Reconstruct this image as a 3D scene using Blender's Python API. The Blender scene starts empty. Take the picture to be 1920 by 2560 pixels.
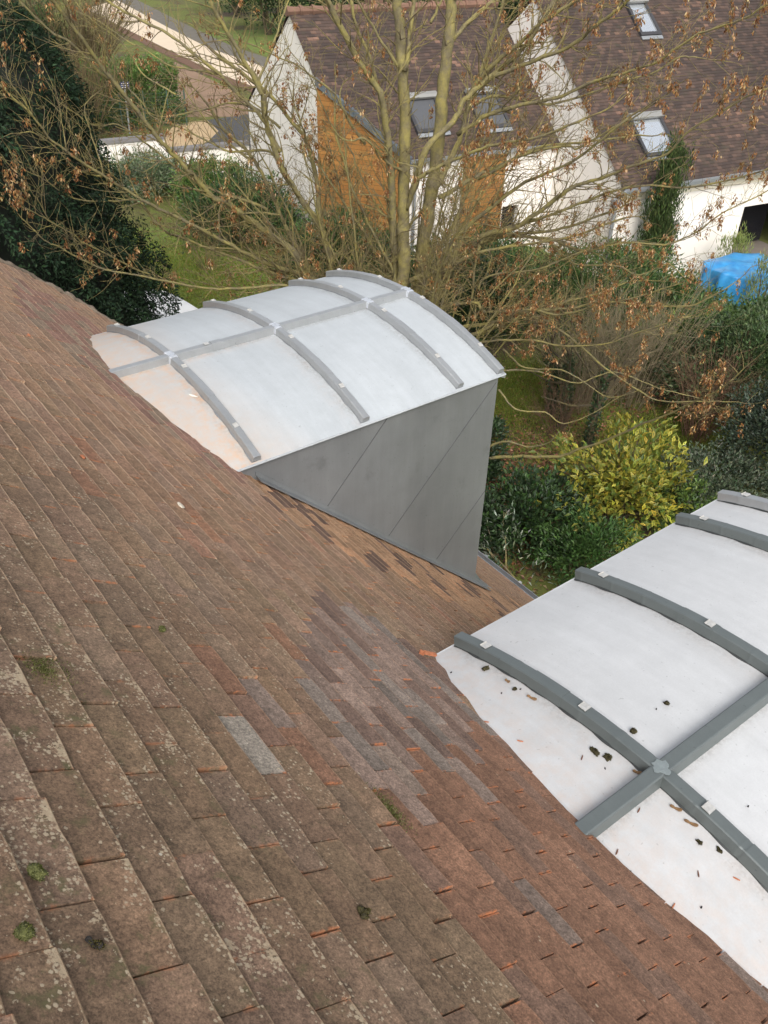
import bpy, math, random
import numpy as np
from mathutils import Vector, Matrix

SC = bpy.context.scene
COL = SC.collection
rng = np.random.default_rng(11)
random.seed(11)

# ------------------------------------------------------------------ camera
def look(yaw, pitch, roll):
    f = Vector((math.sin(yaw)*math.cos(pitch), math.cos(yaw)*math.cos(pitch), -math.sin(pitch)))
    r = f.cross(Vector((0, 0, 1))).normalized(); u = r.cross(f)
    r2 = r*math.cos(roll)+u*math.sin(roll); u2 = r2.cross(f)
    return Matrix((r2, u2, -f)).transposed()
cam_d = bpy.data.cameras.new('camera')
cam = bpy.data.objects.new('camera', cam_d); COL.objects.link(cam)
cam.matrix_world = Matrix.Translation((0, 0, 9.2)) @ look(math.radians(37.94865), math.radians(36.73739), math.radians(1.76775)).to_4x4()
cam_d.sensor_fit = 'AUTO'; cam_d.sensor_width = 36.0
cam_d.lens = 36.0*2158.12/2560.0
cam_d.clip_start = 0.02; cam_d.clip_end = 3000
SC.camera = cam
# ------------------------------------------------------------------ light
SUN_AZ = math.radians(212)      # direction the light comes from, clockwise from +Y
SUN_EL = math.radians(44)
w = bpy.data.worlds.new('World'); SC.world = w; w.use_nodes = True
nt = w.node_tree; nt.nodes.clear()
sky = nt.nodes.new('ShaderNodeTexSky'); sky.sky_type = 'NISHITA'; sky.sun_disc = False
sky.sun_elevation = SUN_EL; sky.sun_rotation = SUN_AZ
sky.air_density = 1.0; sky.dust_density = 5.0; sky.ozone_density = 0.6
bg = nt.nodes.new('ShaderNodeBackground'); bg.inputs['Strength'].default_value = 0.15
ow = nt.nodes.new('ShaderNodeOutputWorld')
hs = nt.nodes.new('ShaderNodeHueSaturation'); hs.inputs['Saturation'].default_value = .30   # a thin grey cloud layer
nt.links.new(sky.outputs[0], hs.inputs['Color']); nt.links.new(hs.outputs[0], bg.inputs[0]); nt.links.new(bg.outputs[0], ow.inputs[0])
sd = bpy.data.lights.new('sun', 'SUN'); sd.energy = 0.9; sd.angle = math.radians(35); sd.color = (1, .95, .87)
sun = bpy.data.objects.new('sun', sd); COL.objects.link(sun)
sdir = Vector((math.sin(SUN_AZ)*math.cos(SUN_EL), math.cos(SUN_AZ)*math.cos(SUN_EL), math.sin(SUN_EL)))
sun.rotation_euler = sdir.to_track_quat('Z', 'Y').to_euler()
sun.location = (10, -10, 30)
SC.view_settings.view_transform = 'Standard'; SC.view_settings.look = 'None'
SC.view_settings.exposure = 0.6; SC.view_settings.gamma = 1.0
try:
    SC.cycles.use_denoising = True
except Exception:
    pass
SC.cycles.max_bounces = 6

# ------------------------------------------------------------------ helpers
def tag(o, label=None, cat=None, group=None, kind=None):
    if label: o['label'] = label
    if cat: o['category'] = cat
    if group: o['group'] = group
    if kind: o['kind'] = kind
    return o
def empty(name, loc, label=None, cat=None, group=None):
    o = bpy.data.objects.new(name, None); COL.objects.link(o); o.location = loc
    o.empty_display_size = .2
    return tag(o, label, cat, group)
def link(o, parent=None):
    COL.objects.link(o)
    if parent is not None:
        o.parent = parent
        o.matrix_parent_inverse = parent_matrix(parent).inverted()
    return o
def parent_matrix(p):
    m = Matrix.Translation(p.location) @ p.rotation_euler.to_matrix().to_4x4()
    if p.parent is not None:
        m = parent_matrix(p.parent) @ p.matrix_parent_inverse @ m
    return m
def npmesh(name, V, F, mat=None, parent=None, smooth=False, col=None, par=None, uv=None, loc=None):
    """V (n,3); F list of int arrays (m,k); col/par per-vertex rgb; uv per-vertex."""
    V = np.asarray(V, dtype=np.float32)
    if not isinstance(F, (list, tuple)): F = [F]
    F = [np.asarray(f, dtype=np.int32) for f in F if len(f)]
    me = bpy.data.meshes.new(name)
    me.vertices.add(len(V)); 
    if loc is not None: V = V - np.asarray(loc, dtype=np.float32)
    me.vertices.foreach_set('co', V.ravel())
    idx = np.concatenate([f.ravel() for f in F]); tot = np.concatenate([np.full(len(f), f.shape[1], np.int32) for f in F])
    st = np.concatenate([[0], np.cumsum(tot)[:-1]]).astype(np.int32)
    me.loops.add(len(idx)); me.loops.foreach_set('vertex_index', idx)
    me.polygons.add(len(tot)); me.polygons.foreach_set('loop_start', st); me.polygons.foreach_set('loop_total', tot)
    me.polygons.foreach_set('use_smooth', np.full(len(tot), bool(smooth)))
    for nm, c in (('tcol', col), ('tpar', par)):
        if c is not None:
            c = np.asarray(c, dtype=np.float32)
            a = me.attributes.new(nm, 'FLOAT_COLOR', 'POINT')
            cc = np.ones((len(V), 4), np.float32); cc[:, :3] = c
            a.data.foreach_set('color', cc.ravel())
    if uv is not None:
        l = me.uv_layers.new(name='uv'); l.data.foreach_set('uv', np.asarray(uv, dtype=np.float32)[idx].ravel())
    me.update(calc_edges=True); me.validate()
    if mat: me.materials.append(mat)
    o = bpy.data.objects.new(name, me)
    if loc is not None: o.location = loc
    return link(o, parent)
class MB:
    """collects shapes into one mesh"""
    def __init__(s): s.v = []; s.q = []; s.t = []; s.poly = []; s.n = 0
    def add(s, V, F):
        V = np.asarray(V, float); F = np.asarray(F, int)
        s.v.append(V); (s.q if F.shape[1] == 4 else s.t).append(F+s.n); s.n += len(V)
    def hexa(s, P):     # 8 points: bottom 4 ccw, top 4 ccw
        s.add(P, [(3, 2, 1, 0), (4, 5, 6, 7), (0, 1, 5, 4), (1, 2, 6, 5), (2, 3, 7, 6), (3, 0, 4, 7)])
    def box(s, c, size, ax=None):
        c = np.asarray(c, float); h = np.asarray(size, float)/2
        A = np.eye(3) if ax is None else np.asarray(ax, float)
        P = [c+A.T@(np.array(k)*h) for k in [(-1,-1,-1),(1,-1,-1),(1,1,-1),(-1,1,-1),(-1,-1,1),(1,-1,1),(1,1,1),(-1,1,1)]]
        s.hexa(P)
    def prism(s, poly, vec):    # poly list of 3d pts, extruded by vec
        poly = np.asarray(poly, float); n = len(poly); b = s.n
        s.v.append(np.concatenate([poly, poly+np.asarray(vec, float)])); s.n += 2*n
        s.poly += [list(range(b+n-1, b-1, -1)), list(range(b+n, b+2*n))]
        s.q.append(np.array([(b+i, b+(i+1) % n, b+n+(i+1) % n, b+n+i) for i in range(n)]))
    def tube(s, pts, rad, sides=6, cap=True):
        V, F, T = tube_np(pts, rad, sides, cap); b = s.n
        s.v.append(V); s.n += len(V); s.q.append(F+b)
        if len(T): s.t.append(T+b)
    def loft(s, rings, close=True, caps=True):
        rings = np.asarray(rings, float); m, k = rings.shape[:2]; b = s.n
        s.v.append(rings.reshape(-1, 3)); s.n += m*k
        f = []
        for i in range(m-1):
            for j in range(k if close else k-1):
                f.append((b+i*k+j, b+i*k+(j+1) % k, b+(i+1)*k+(j+1) % k, b+(i+1)*k+j))
        s.q.append(np.array(f))
        if caps and close: s.poly += [list(range(b+k-1, b-1, -1)), list(range(b+(m-1)*k, b+m*k))]
    def build(s, name, mat, parent=None, smooth=False, uv=None, loc=None):
        F = []
        if s.q: F.append(np.concatenate(s.q))
        if s.t: F.append(np.concatenate(s.t))
        by = {}
        for p in s.poly: by.setdefault(len(p), []).append(p)
        F += [np.array(v) for v in by.values()]
        return npmesh(name, np.concatenate(s.v), F, mat, parent, smooth, uv=uv, loc=loc)
def tube_np(pts, rad, sides=6, cap=True):
    P = np.asarray(pts, float); n = len(P); R = np.broadcast_to(np.asarray(rad, float), (n,))
    T = np.gradient(P, axis=0); T /= np.linalg.norm(T, axis=1, keepdims=True)+1e-9
    ref = np.array([0, 0, 1.]) if abs(T[:, 2]).mean() < .8 else np.array([1., 0, 0])
    A = np.cross(T, ref); A /= np.linalg.norm(A, axis=1, keepdims=True)+1e-9; B = np.cross(T, A)
    th = np.arange(sides)*2*np.pi/sides
    V = P[:, None]+R[:, None, None]*(np.cos(th)[None, :, None]*A[:, None]+np.sin(th)[None, :, None]*B[:, None])
    V = V.reshape(-1, 3)
    i = np.arange(n-1)[:, None]*sides; j = np.arange(sides)[None]; j2 = (j+1) % sides
    F = np.stack([i+j, i+j2, i+sides+j2, i+sides+j], -1).reshape(-1, 4)
    Tt = np.zeros((0, 3), int)
    if cap:
        V = np.concatenate([V, P[:1], P[-1:]]); a = len(V)-2
        jj = np.arange(sides)
        Tt = np.concatenate([np.stack([(jj+1) % sides, jj, np.full(sides, a)], -1), np.stack([(n-1)*sides+jj, (n-1)*sides+(jj+1) % sides, np.full(sides, a+1)], -1)])
    return V, F, Tt
def unit(a): return a/(np.linalg.norm(a, axis=-1, keepdims=True)+1e-9)
def smoothpts(P, per=4):
    P = np.asarray(P, float); out = []
    Q = np.concatenate([[2*P[0]-P[1]], P, [2*P[-1]-P[-2]]])
    for i in range(1, len(Q)-2):
        for t in np.arange(per)/per:
            a, b, c, d = Q[i-1], Q[i], Q[i+1], Q[i+2]
            out.append(.5*(2*b+(c-a)*t+(2*a-5*b+4*c-d)*t*t+(3*b-a-3*c+d)*t**3))
    out.append(P[-1]); return np.array(out)
def inpoly(x, y, poly):
    c = False; n = len(poly); j = n-1
    for i in range(n):
        xi, yi = poly[i]; xj, yj = poly[j]
        if (yi > y) != (yj > y) and x < (xj-xi)*(y-yi)/(yj-yi)+xi: c = not c
        j = i
    return c
# ------------------------------------------------------------------ materials
def mat_new(name):
    m = bpy.data.materials.new(name); m.use_nodes = True; nt = m.node_tree
    return m, nt, nt.nodes['Principled BSDF']
def N(nt, typ, **kw):
    n = nt.nodes.new(typ)
    for k, v in kw.items():
        if k in ('operation', 'blend_type', 'data_type', 'noise_dimensions', 'feature', 'distance', 'interpolation', 'attribute_name'): setattr(n, k, v)
        else: n.inputs[k.replace('_', ' ')].default_value = v
    return n
def noise(nt, scale, detail=4, rough=.6, vec=None, out='Fac'):
    n = nt.nodes.new('ShaderNodeTexNoise'); n.inputs['Scale'].default_value = scale; n.inputs['Detail'].default_value = detail; n.inputs['Roughness'].default_value = rough
    if vec is None:
        tc = nt.nodes.get('TC') or nt.nodes.new('ShaderNodeTexCoord'); tc.name = 'TC'; vec = tc.outputs['Object']
    nt.links.new(vec, n.inputs['Vector']); return n.outputs[out]
def ramp(nt, src, stops):
    r = nt.nodes.new('ShaderNodeValToRGB'); e = r.color_ramp.elements
    while len(e) < len(stops): e.new(.5)
    for k, (p, c) in zip(e, stops):
        k.position = p; k.color = (c, c, c, 1) if not hasattr(c, '__len__') else (*c, 1)
    nt.links.new(src, r.inputs[0]); return r.outputs[0]
def mixc(nt, fac, a, b, mode='MIX'):
    m = nt.nodes.new('ShaderNodeMix'); m.data_type = 'RGBA'; m.blend_type = mode
    for i, v in ((0, fac), (6, a), (7, b)):
        s = m.inputs[i]
        if hasattr(v, 'node'): nt.links.new(v, s)
        elif hasattr(v, '__len__'): s.default_value = (*v, 1)
        else: s.default_value = v if i == 0 else (v, v, v, 1)
    return m.outputs[2]
def math_(nt, op, a, b=None, c=None):
    m = nt.nodes.new('ShaderNodeMath'); m.operation = op
    for i, v in enumerate((a, b, c)):
        if v is None: continue
        if hasattr(v, 'node'): nt.links.new(v, m.inputs[i])
        else: m.inputs[i].default_value = v
    return m.outputs[0]
def attr(nt, name):
    a = nt.nodes.new('ShaderNodeAttribute'); a.attribute_name = name; return a
def bump(nt, bsdf, h, strength=.3, dist=.01):
    b = nt.nodes.new('ShaderNodeBump'); b.inputs['Strength'].default_value = strength; b.inputs['Distance'].default_value = dist
    nt.links.new(h, b.inputs['Height']); nt.links.new(b.outputs[0], bsdf.inputs['Normal'])
def simple(name, c, rough=.7, metal=0., var=.25, scale=8., bmp=0., spec=.5, c2=None, detail=5):
    m, nt, b = mat_new(name)
    n = noise(nt, scale, detail)
    f = ramp(nt, n, [(.3, 0.), (.7, 1.)])
    c2 = c2 or tuple(x*(1-var) for x in c)
    nt.links.new(mixc(nt, f, c2, c), b.inputs['Base Color'])
    b.inputs['Roughness'].default_value = rough; b.inputs['Metallic'].default_value = metal
    b.inputs['Specular IOR Level'].default_value = spec
    if bmp: bump(nt, b, noise(nt, scale*6, 6), bmp, .01)
    return m
def leafmat(name, rough=.45, trans=.25, spec=.5):
    m, nt, b = mat_new(name)
    a = attr(nt, 'tcol'); nt.links.new(a.outputs['Color'], b.inputs['Base Color'])
    b.inputs['Roughness'].default_value = rough; b.inputs['Specular IOR Level'].default_value = spec
    if trans:
        t = nt.nodes.new('ShaderNodeBsdfTranslucent'); nt.links.new(a.outputs['Color'], t.inputs['Color'])
        mx = nt.nodes.new('ShaderNodeMixShader'); mx.inputs[0].default_value = trans
        nt.links.new(b.outputs[0], mx.inputs[1]); nt.links.new(t.outputs[0], mx.inputs[2])
        nt.links.new(mx.outputs[0], nt.nodes['Material Output'].inputs[0])
    return m

# own roof tile
def make_tile_mat():
    m, nt, b = mat_new('weathered_clay_tile')
    L = nt.links
    tc = nt.nodes.new('ShaderNodeTexCoord'); tc.name = 'TC'
    uvn = nt.nodes.new('ShaderNodeSeparateXYZ'); L.new(tc.outputs['UV'], uvn.inputs[0])
    u, v = uvn.outputs[0], uvn.outputs[1]
    col = attr(nt, 'tcol').outputs['Color']
    sp = nt.nodes.new('ShaderNodeSeparateColor'); L.new(attr(nt, 'tpar').outputs['Color'], sp.inputs[0])
    lich, edg, rnd = sp.outputs[0], sp.outputs[1], sp.outputs[2]
    big = noise(nt, 9, 5, .65); mid = noise(nt, 45, 5, .7); fine = noise(nt, 330, 3, .7); spk = noise(nt, 120, 4, .75)
    c = mixc(nt, 1.0, col, ramp(nt, big, [(.25, .74), (.75, 1.25)]), 'MULTIPLY')
    c = mixc(nt, 1.0, c, ramp(nt, mid, [(.3, .68), (.7, 1.3)]), 'MULTIPLY')
    c = mixc(nt, .9, c, ramp(nt, noise(nt, 150, 4, .75), [(.34, .55), (.66, 1.42)]), 'MULTIPLY')
    c = mixc(nt, .75, c, ramp(nt, fine, [(.3, .5), (.7, 1.5)]), 'MULTIPLY')
    # greenish algae patches on old tiles
    al = math_(nt, 'MULTIPLY', ramp(nt, noise(nt, 22, 5, .7), [(.55, 0.), (.72, .55)]), lich)
    c = mixc(nt, al, c, (.105, .10, .045))
    # pale lichen: many small spots, gathered in patches and along the lower edges
    zone = ramp(nt, math_(nt, 'ADD', math_(nt, 'MULTIPLY', noise(nt, 8, 5, .7), .8), math_(nt, 'MULTIPLY', ramp(nt, v, [(.02, .30), (.35, 0.)]), .38)), [(.40, 0.), (.66, 1.)])
    la = math_(nt, 'MULTIPLY', zone, lich)
    v1 = nt.nodes.new('ShaderNodeTexVoronoi'); v1.inputs['Scale'].default_value = 150; L.new(tc.outputs['Object'], v1.inputs['Vector'])
    v1c = nt.nodes.new('ShaderNodeSeparateColor'); L.new(v1.outputs['Color'], v1c.inputs[0])
    r1 = math_(nt, 'MULTIPLY', math_(nt, 'GREATER_THAN', la, math_(nt, 'MULTIPLY', v1c.outputs[0], .85)), math_(nt, 'ADD', .22, math_(nt, 'MULTIPLY', v1c.outputs[1], .42)))
    d1 = math_(nt, 'ADD', v1.outputs['Distance'], math_(nt, 'MULTIPLY', math_(nt, 'SUBTRACT', noise(nt, 210, 5, .8), .5), 1.5))
    lm = math_(nt, 'MINIMUM', math_(nt, 'MAXIMUM', math_(nt, 'MULTIPLY', math_(nt, 'SUBTRACT', r1, d1), 5.), 0.), .75)
    c = mixc(nt, lm, c, mixc(nt, mid, (.50, .39, .25), (.46, .41, .32)))
    crust = ramp(nt, math_(nt, 'ADD', noise(nt, 75, 6, .8), math_(nt, 'MULTIPLY', math_(nt, 'SUBTRACT', la, .75), .30)), [(.545, 0.), (.60, .72)])
    c = mixc(nt, math_(nt, 'MULTIPLY', crust, ramp(nt, la, [(.25, 0.), (.6, 1.)])), c, (.45, .36, .245))
    # isolated round lichen spots
    vo = nt.nodes.new('ShaderNodeTexVoronoi'); vo.inputs['Scale'].default_value = 26; vo.inputs['Randomness'].default_value = 1
    L.new(tc.outputs['Object'], vo.inputs['Vector'])
    vc = nt.nodes.new('ShaderNodeSeparateColor'); L.new(vo.outputs['Color'], vc.inputs[0])
    rad = math_(nt, 'MULTIPLY', math_(nt, 'GREATER_THAN', vc.outputs[0], .9), math_(nt, 'MULTIPLY', vc.outputs[1], .17))
    sm = math_(nt, 'LESS_THAN', math_(nt, 'ADD', vo.outputs['Distance'], math_(nt, 'MULTIPLY', spk, .12)), rad)
    c = mixc(nt, math_(nt, 'MULTIPLY', sm, math_(nt, 'MULTIPLY', lich, .8)), c, (.55, .52, .43))
    # worn lower lip and side arrises; light catching the lip is painted in tan
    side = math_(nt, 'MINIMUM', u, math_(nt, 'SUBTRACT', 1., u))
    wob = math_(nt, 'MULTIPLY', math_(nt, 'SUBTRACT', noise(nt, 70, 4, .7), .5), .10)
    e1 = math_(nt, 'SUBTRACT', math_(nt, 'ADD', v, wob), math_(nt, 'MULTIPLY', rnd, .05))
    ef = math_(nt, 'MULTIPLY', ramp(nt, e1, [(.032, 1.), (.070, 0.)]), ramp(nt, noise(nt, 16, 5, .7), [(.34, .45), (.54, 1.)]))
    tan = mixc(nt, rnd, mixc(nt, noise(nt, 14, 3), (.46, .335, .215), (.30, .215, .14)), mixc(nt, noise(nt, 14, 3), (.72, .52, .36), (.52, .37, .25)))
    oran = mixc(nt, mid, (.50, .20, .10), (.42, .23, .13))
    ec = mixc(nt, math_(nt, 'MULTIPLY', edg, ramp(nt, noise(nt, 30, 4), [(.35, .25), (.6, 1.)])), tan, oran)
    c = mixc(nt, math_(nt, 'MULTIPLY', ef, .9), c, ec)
    # chipped orange at the butt joints
    se = ramp(nt, math_(nt, 'ADD', side, math_(nt, 'MULTIPLY', wob, .5)), [(.0, 1.), (.028, 0.)])
    chip = math_(nt, 'MULTIPLY', se, ramp(nt, noise(nt, 38, 4, .7), [(.50, 0.), (.58, 1.)]))
    c = mixc(nt, math_(nt, 'MULTIPLY', chip, math_(nt, 'ADD', .25, edg)), c, (.50, .19, .085))
    L.new(c, b.inputs['Base Color'])
    b.inputs['Roughness'].default_value = .82; b.inputs['Specular IOR Level'].default_value = .35
    h = math_(nt, 'ADD', math_(nt, 'MULTIPLY', fine, .35), math_(nt, 'ADD', math_(nt, 'MULTIPLY', spk, .5), math_(nt, 'MULTIPLY', lm, .4)))
    bump(nt, b, h, .45, .004)
    return m
def make_zinc(name, c, metal=.15, rough=.55, stain=True, bump_s=.05, streak=False):
    m, nt, b = mat_new(name)
    big = noise(nt, 2.2, 6, .62); mid = noise(nt, 13, 6, .7); fine = noise(nt, 160, 3)
    k = mixc(nt, 1., c, ramp(nt, big, [(.3, .955), (.7, 1.03)]), 'MULTIPLY')
    k = mixc(nt, 1., k, ramp(nt, mid, [(.3, .95), (.7, 1.04)]), 'MULTIPLY')
    k = mixc(nt, ramp(nt, noise(nt, 5, 7, .75), [(.58, 0.), (.70, .3)]), k, tuple(min(1, x*1.12) for x in c))
    mq = nt.nodes.new('ShaderNodeMapping'); mq.inputs['Scale'].default_value = (14, 1.2, 1.2); nt.links.new(nt.nodes['TC'].outputs['Object'], mq.inputs['Vector'])
    k = mixc(nt, .7, k, ramp(nt, noise(nt, 1, 6, .7, mq.outputs[0]), [(.35, .93), (.65, 1.04)]), 'MULTIPLY')
    k = mixc(nt, ramp(nt, noise(nt, 55, 2, .5), [(.71, 0.), (.74, .55)]), k, tuple(x*.6 for x in c))
    k = mixc(nt, .5, k, ramp(nt, fine, [(.3, .93), (.7, 1.05)]), 'MULTIPLY')
    if streak:      # run-off marks and patchy patina
        mp = nt.nodes.new('ShaderNodeMapping'); mp.inputs['Scale'].default_value = (9, 9, .8); nt.links.new(nt.nodes['TC'].outputs['Object'], mp.inputs['Vector'])
        k = mixc(nt, 1., k, ramp(nt, noise(nt, 1, 5, .65, mp.outputs[0]), [(.3, .95), (.7, 1.04)]), 'MULTIPLY')
        k = mixc(nt, 1., k, ramp(nt, noise(nt, 1.1, 3, .5), [(.3, .86), (.7, 1.12)]), 'MULTIPLY')
        k = mixc(nt, ramp(nt, noise(nt, 4, 6, .7), [(.60, 0.), (.72, .35)]), k, (.13, .135, .14))
    if stain:
        s = nt.nodes.new('ShaderNodeSeparateColor'); nt.links.new(attr(nt, 'tcol').outputs['Color'], s.inputs[0])
        f = math_(nt, 'MINIMUM', math_(nt, 'MULTIPLY', math_(nt, 'MULTIPLY', s.outputs[0], 1.6), ramp(nt, noise(nt, 17, 6, .7), [(.40, 0.), (.60, 1.)])), .85)
        k = mixc(nt, f, k, (.60, .36, .21))
        f2 = math_(nt, 'MULTIPLY', s.outputs[1], ramp(nt, noise(nt, 60, 5, .7), [(.40, .1), (.6, 1.)]))
        k = mixc(nt, math_(nt, 'MULTIPLY', f2, .8), k, (.16, .145, .13))  # darker band along the foot of the rolls
        k = mixc(nt, math_(nt, 'MULTIPLY', s.outputs[2], .55), k, (.60, .50, .41))
    nt.links.new(k, b.inputs['Base Color'])
    b.inputs['Metallic'].default_value = metal
    r = ramp(nt, mid, [(.3, rough-.05), (.7, rough+.08)]); nt.links.new(r, b.inputs['Roughness'])
    bump(nt, b, noise(nt, 1.7, 2), bump_s, .06)
    return m
def make_far_tile():
    m, nt, b = mat_new('brown_flat_tiles')
    L = nt.links
    tc = nt.nodes.new('ShaderNodeTexCoord'); tc.name = 'TC'
    s = nt.nodes.new('ShaderNodeSeparateXYZ'); L.new(tc.outputs['UV'], s.inputs[0])
    row = math_(nt, 'FLOOR', s.outputs[1])
    uu = math_(nt, 'ADD', math_(nt, 'DIVIDE', s.outputs[0], .17), math_(nt, 'MULTIPLY', row, .5))
    cu = math_(nt, 'FLOOR', uu)
    cb = nt.nodes.new('ShaderNodeCombineXYZ'); L.new(cu, cb.inputs[0]); L.new(row, cb.inputs[1])
    wn = nt.nodes.new('ShaderNodeTexWhiteNoise'); L.new(cb.outputs[0], wn.inputs['Vector'])
    big = noise(nt, .7, 4)
    f = math_(nt, 'ADD', math_(nt, 'MULTIPLY', wn.outputs['Value'], .75), math_(nt, 'MULTIPLY', math_(nt, 'SUBTRACT', big, .5), .8))
    c = ramp(nt, f, [(.1, (.042, .029, .025)), (.45, (.066, .043, .035)), (.70, (.095, .060, .046)), (.84, (.19, .11, .078)), (.96, (.28, .16, .115))])
    fr = math_(nt, 'FRACT', uu); gap = math_(nt, 'LESS_THAN', fr, .06)
    c = mixc(nt, math_(nt, 'MULTIPLY', gap, .6), c, (.03, .022, .02))
    c = mixc(nt, ramp(nt, noise(nt, 3, 6, .7), [(.52, 0.), (.7, .45)]), c, (.055, .055, .03))
    L.new(c, b.inputs['Base Color']); b.inputs['Roughness'].default_value = .85
    return m
TILE = make_tile_mat()
ZINC = make_zinc('pale_zinc_sheet', (.455, .488, .512))
ZINC2 = make_zinc('whitish_zinc_sheet', (.575, .588, .600))
ZROLL = make_zinc('grey_zinc_roll', (.40, .415, .425), .55, .36, stain=False)
ZROLLD = make_zinc('dark_green_grey_zinc_roll', (.150, .172, .172), .35, .40, stain=False)
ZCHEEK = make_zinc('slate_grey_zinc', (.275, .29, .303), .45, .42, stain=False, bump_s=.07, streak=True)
ZGUT = make_zinc('gutter_zinc', (.36, .38, .40), .5, .4, stain=False)
SOLDER = simple('bright_solder', (.70, .74, .80), .35, .5, .15, 90, .4)
SOLDERD = simple('grey_solder', (.30, .345, .35), .4, .4, .2, 60, .4)
CLIP = simple('bright_metal_clip', (.70, .69, .66), .3, .45, .25, 60)
DARK = simple('dark_gap', (.03, .03, .03), .9)
MORTAR = simple('lime_mortar', (.27, .215, .16), .95, 0, .5, 25, .8)
RENDER_W = simple('white_render', (.83, .785, .73), .9, 0, .05, 3, .15)
FARTILE = make_far_tile()
BARK = None
# ================================================================== own house: roof, dormers
T43 = math.tan(math.radians(43)); C43 = math.cos(math.radians(43)); S43 = math.sin(math.radians(43))
G0 = .0883
H = 8.2                          # roof plane: z = H - T43*x
RED = [(0.98,0.87),(0.89,0.58),(0.83,0.36),(.8,-2),(2.6,-2),(2.6,0.16),(2.6,0.53),(2.6,0.82),(2.5,1.03),(2.3,1.25),(1.95,1.29)]
BLUE = [(1.33,1.72),(2.04,2.19),(2.16,2.0),(2.3,1.76),(2.1,1.37),(1.92,1.03),(1.79,1.17),(1.08,0.9),(0.98,1.09)]
REDSMALL = [(0.66,1.42),(0.74,1.47),(0.85,1.29),(0.97,1.08),(0.88,1.0),(0.72,1.19)]
FAR = [(2.39,3.51),(3.07,3.68),(5.2,3.6),(6.9,3.5),(6.9,2.2),(4.5,2.6),(3.43,2.75),(2.7,2.85),(2.34,3.04)]
PINK = [(1.63,4.98),(2.0,6.3),(2.7,6.35),(2.6,5.42),(2.4,4.46),(2.4,3.88),(2.4,3.42),(2.1,3.3),(2.0,3.55),(1.85,3.94),(1.7,4.43)]
DC = [(4.525, 0), (.845, 1)]      # dormer centre lines
HW = 1.005; RB = 2.69; ZC = 6.775
def zb(y, cy): return ZC-(RB-math.sqrt(RB*RB-(y-cy)**2))
def xi(y, cy): return (H-zb(y, cy))/T43
def verge(x): return float(np.interp(x, [1.2, 1.54, 1.79, 2.2, 2.4, 3.2, 5.1], [6.72, 6.77, 6.97, 7.06, 6.98, 6.95, 6.95]))
house = empty('tile_roof_house', (2.5, 2.5, 0), 'brown clay tiled house roof filling the foreground with two grey barrel dormers', 'house')
def tile_style(s, y):
    r = random.random
    lich = .28+.35*max(0., min(1, (1.2-s)))+.95*max(0, min(1, (.70-s)/.35))*max(0, min(1, (1.9-y)/.6))
    lich = lich*(.6+.8*r()); edg = .15+.25*(r() < .12)
    k = (.87+.26*r())*(.80+.20*min(1, max(0, (s*.8+y*.4-.7)/1.2)))
    c = np.array([.166, .109, .071])*k*np.array([1+.08*(r()-.5), 1, 1+.12*(r()-.5)])
    if y > 2.2:
        t = min(1, (y-2.2)/2.); c = c*(1+.16*t)*np.array([1.04, .99, .97])
    if r() < .035: c = c*np.array([1.12, .94, .90])
    if inpoly(s, y, PINK):
        c = np.array([.165, .092, .068])*(.85+.3*r()); lich *= .3
        if r() < .3: c = np.array([.16, .115, .08])*k
    if inpoly(s, y, FAR):
        c = np.array([.235, .14, .08])*(.78+.45*r()); lich *= .3; edg = .3
        if r() < .28: c = np.array([.095, .058, .042])*(.8+.4*r())
        if r() < .12: c = np.array([.30, .165, .09])
    if inpoly(s, y, BLUE):
        q = r(); lich *= .15; edg = .75
        c = np.array([.138, .110, .091])*(.8+.45*r())
        if q < .28: c = np.array([.168, .118, .093])*(.85+.3*r())
        elif q < .52: c = np.array([.115, .075, .058])*(.85+.3*r())
        elif q < .60: c = np.array([.185, .145, .115])
    if inpoly(s, y, RED) or inpoly(s, y, REDSMALL):
        c = np.array([.160, .086, .054])*(.84+.28*r()); lich *= .06; edg = .7
        if r() < .25: c = np.array([.138, .083, .058])
        if r() < .05: c = np.array([.15, .11, .088])
    if abs(s-.68) < .046 and abs(y-1.14) < .095: c = np.array([.20, .172, .142]); lich = .1; edg = .6
    if abs(s-1.2) < .046 and abs(y-.97) < .095: c = np.array([.172, .128, .10]); lich = .05; edg = .8
    return c, lich, edg
def roof_pt(s, y, h):            # s along slope, h above plane
    return np.stack([s*C43+h*S43, y, H-s*S43+h*C43], -1)
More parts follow.
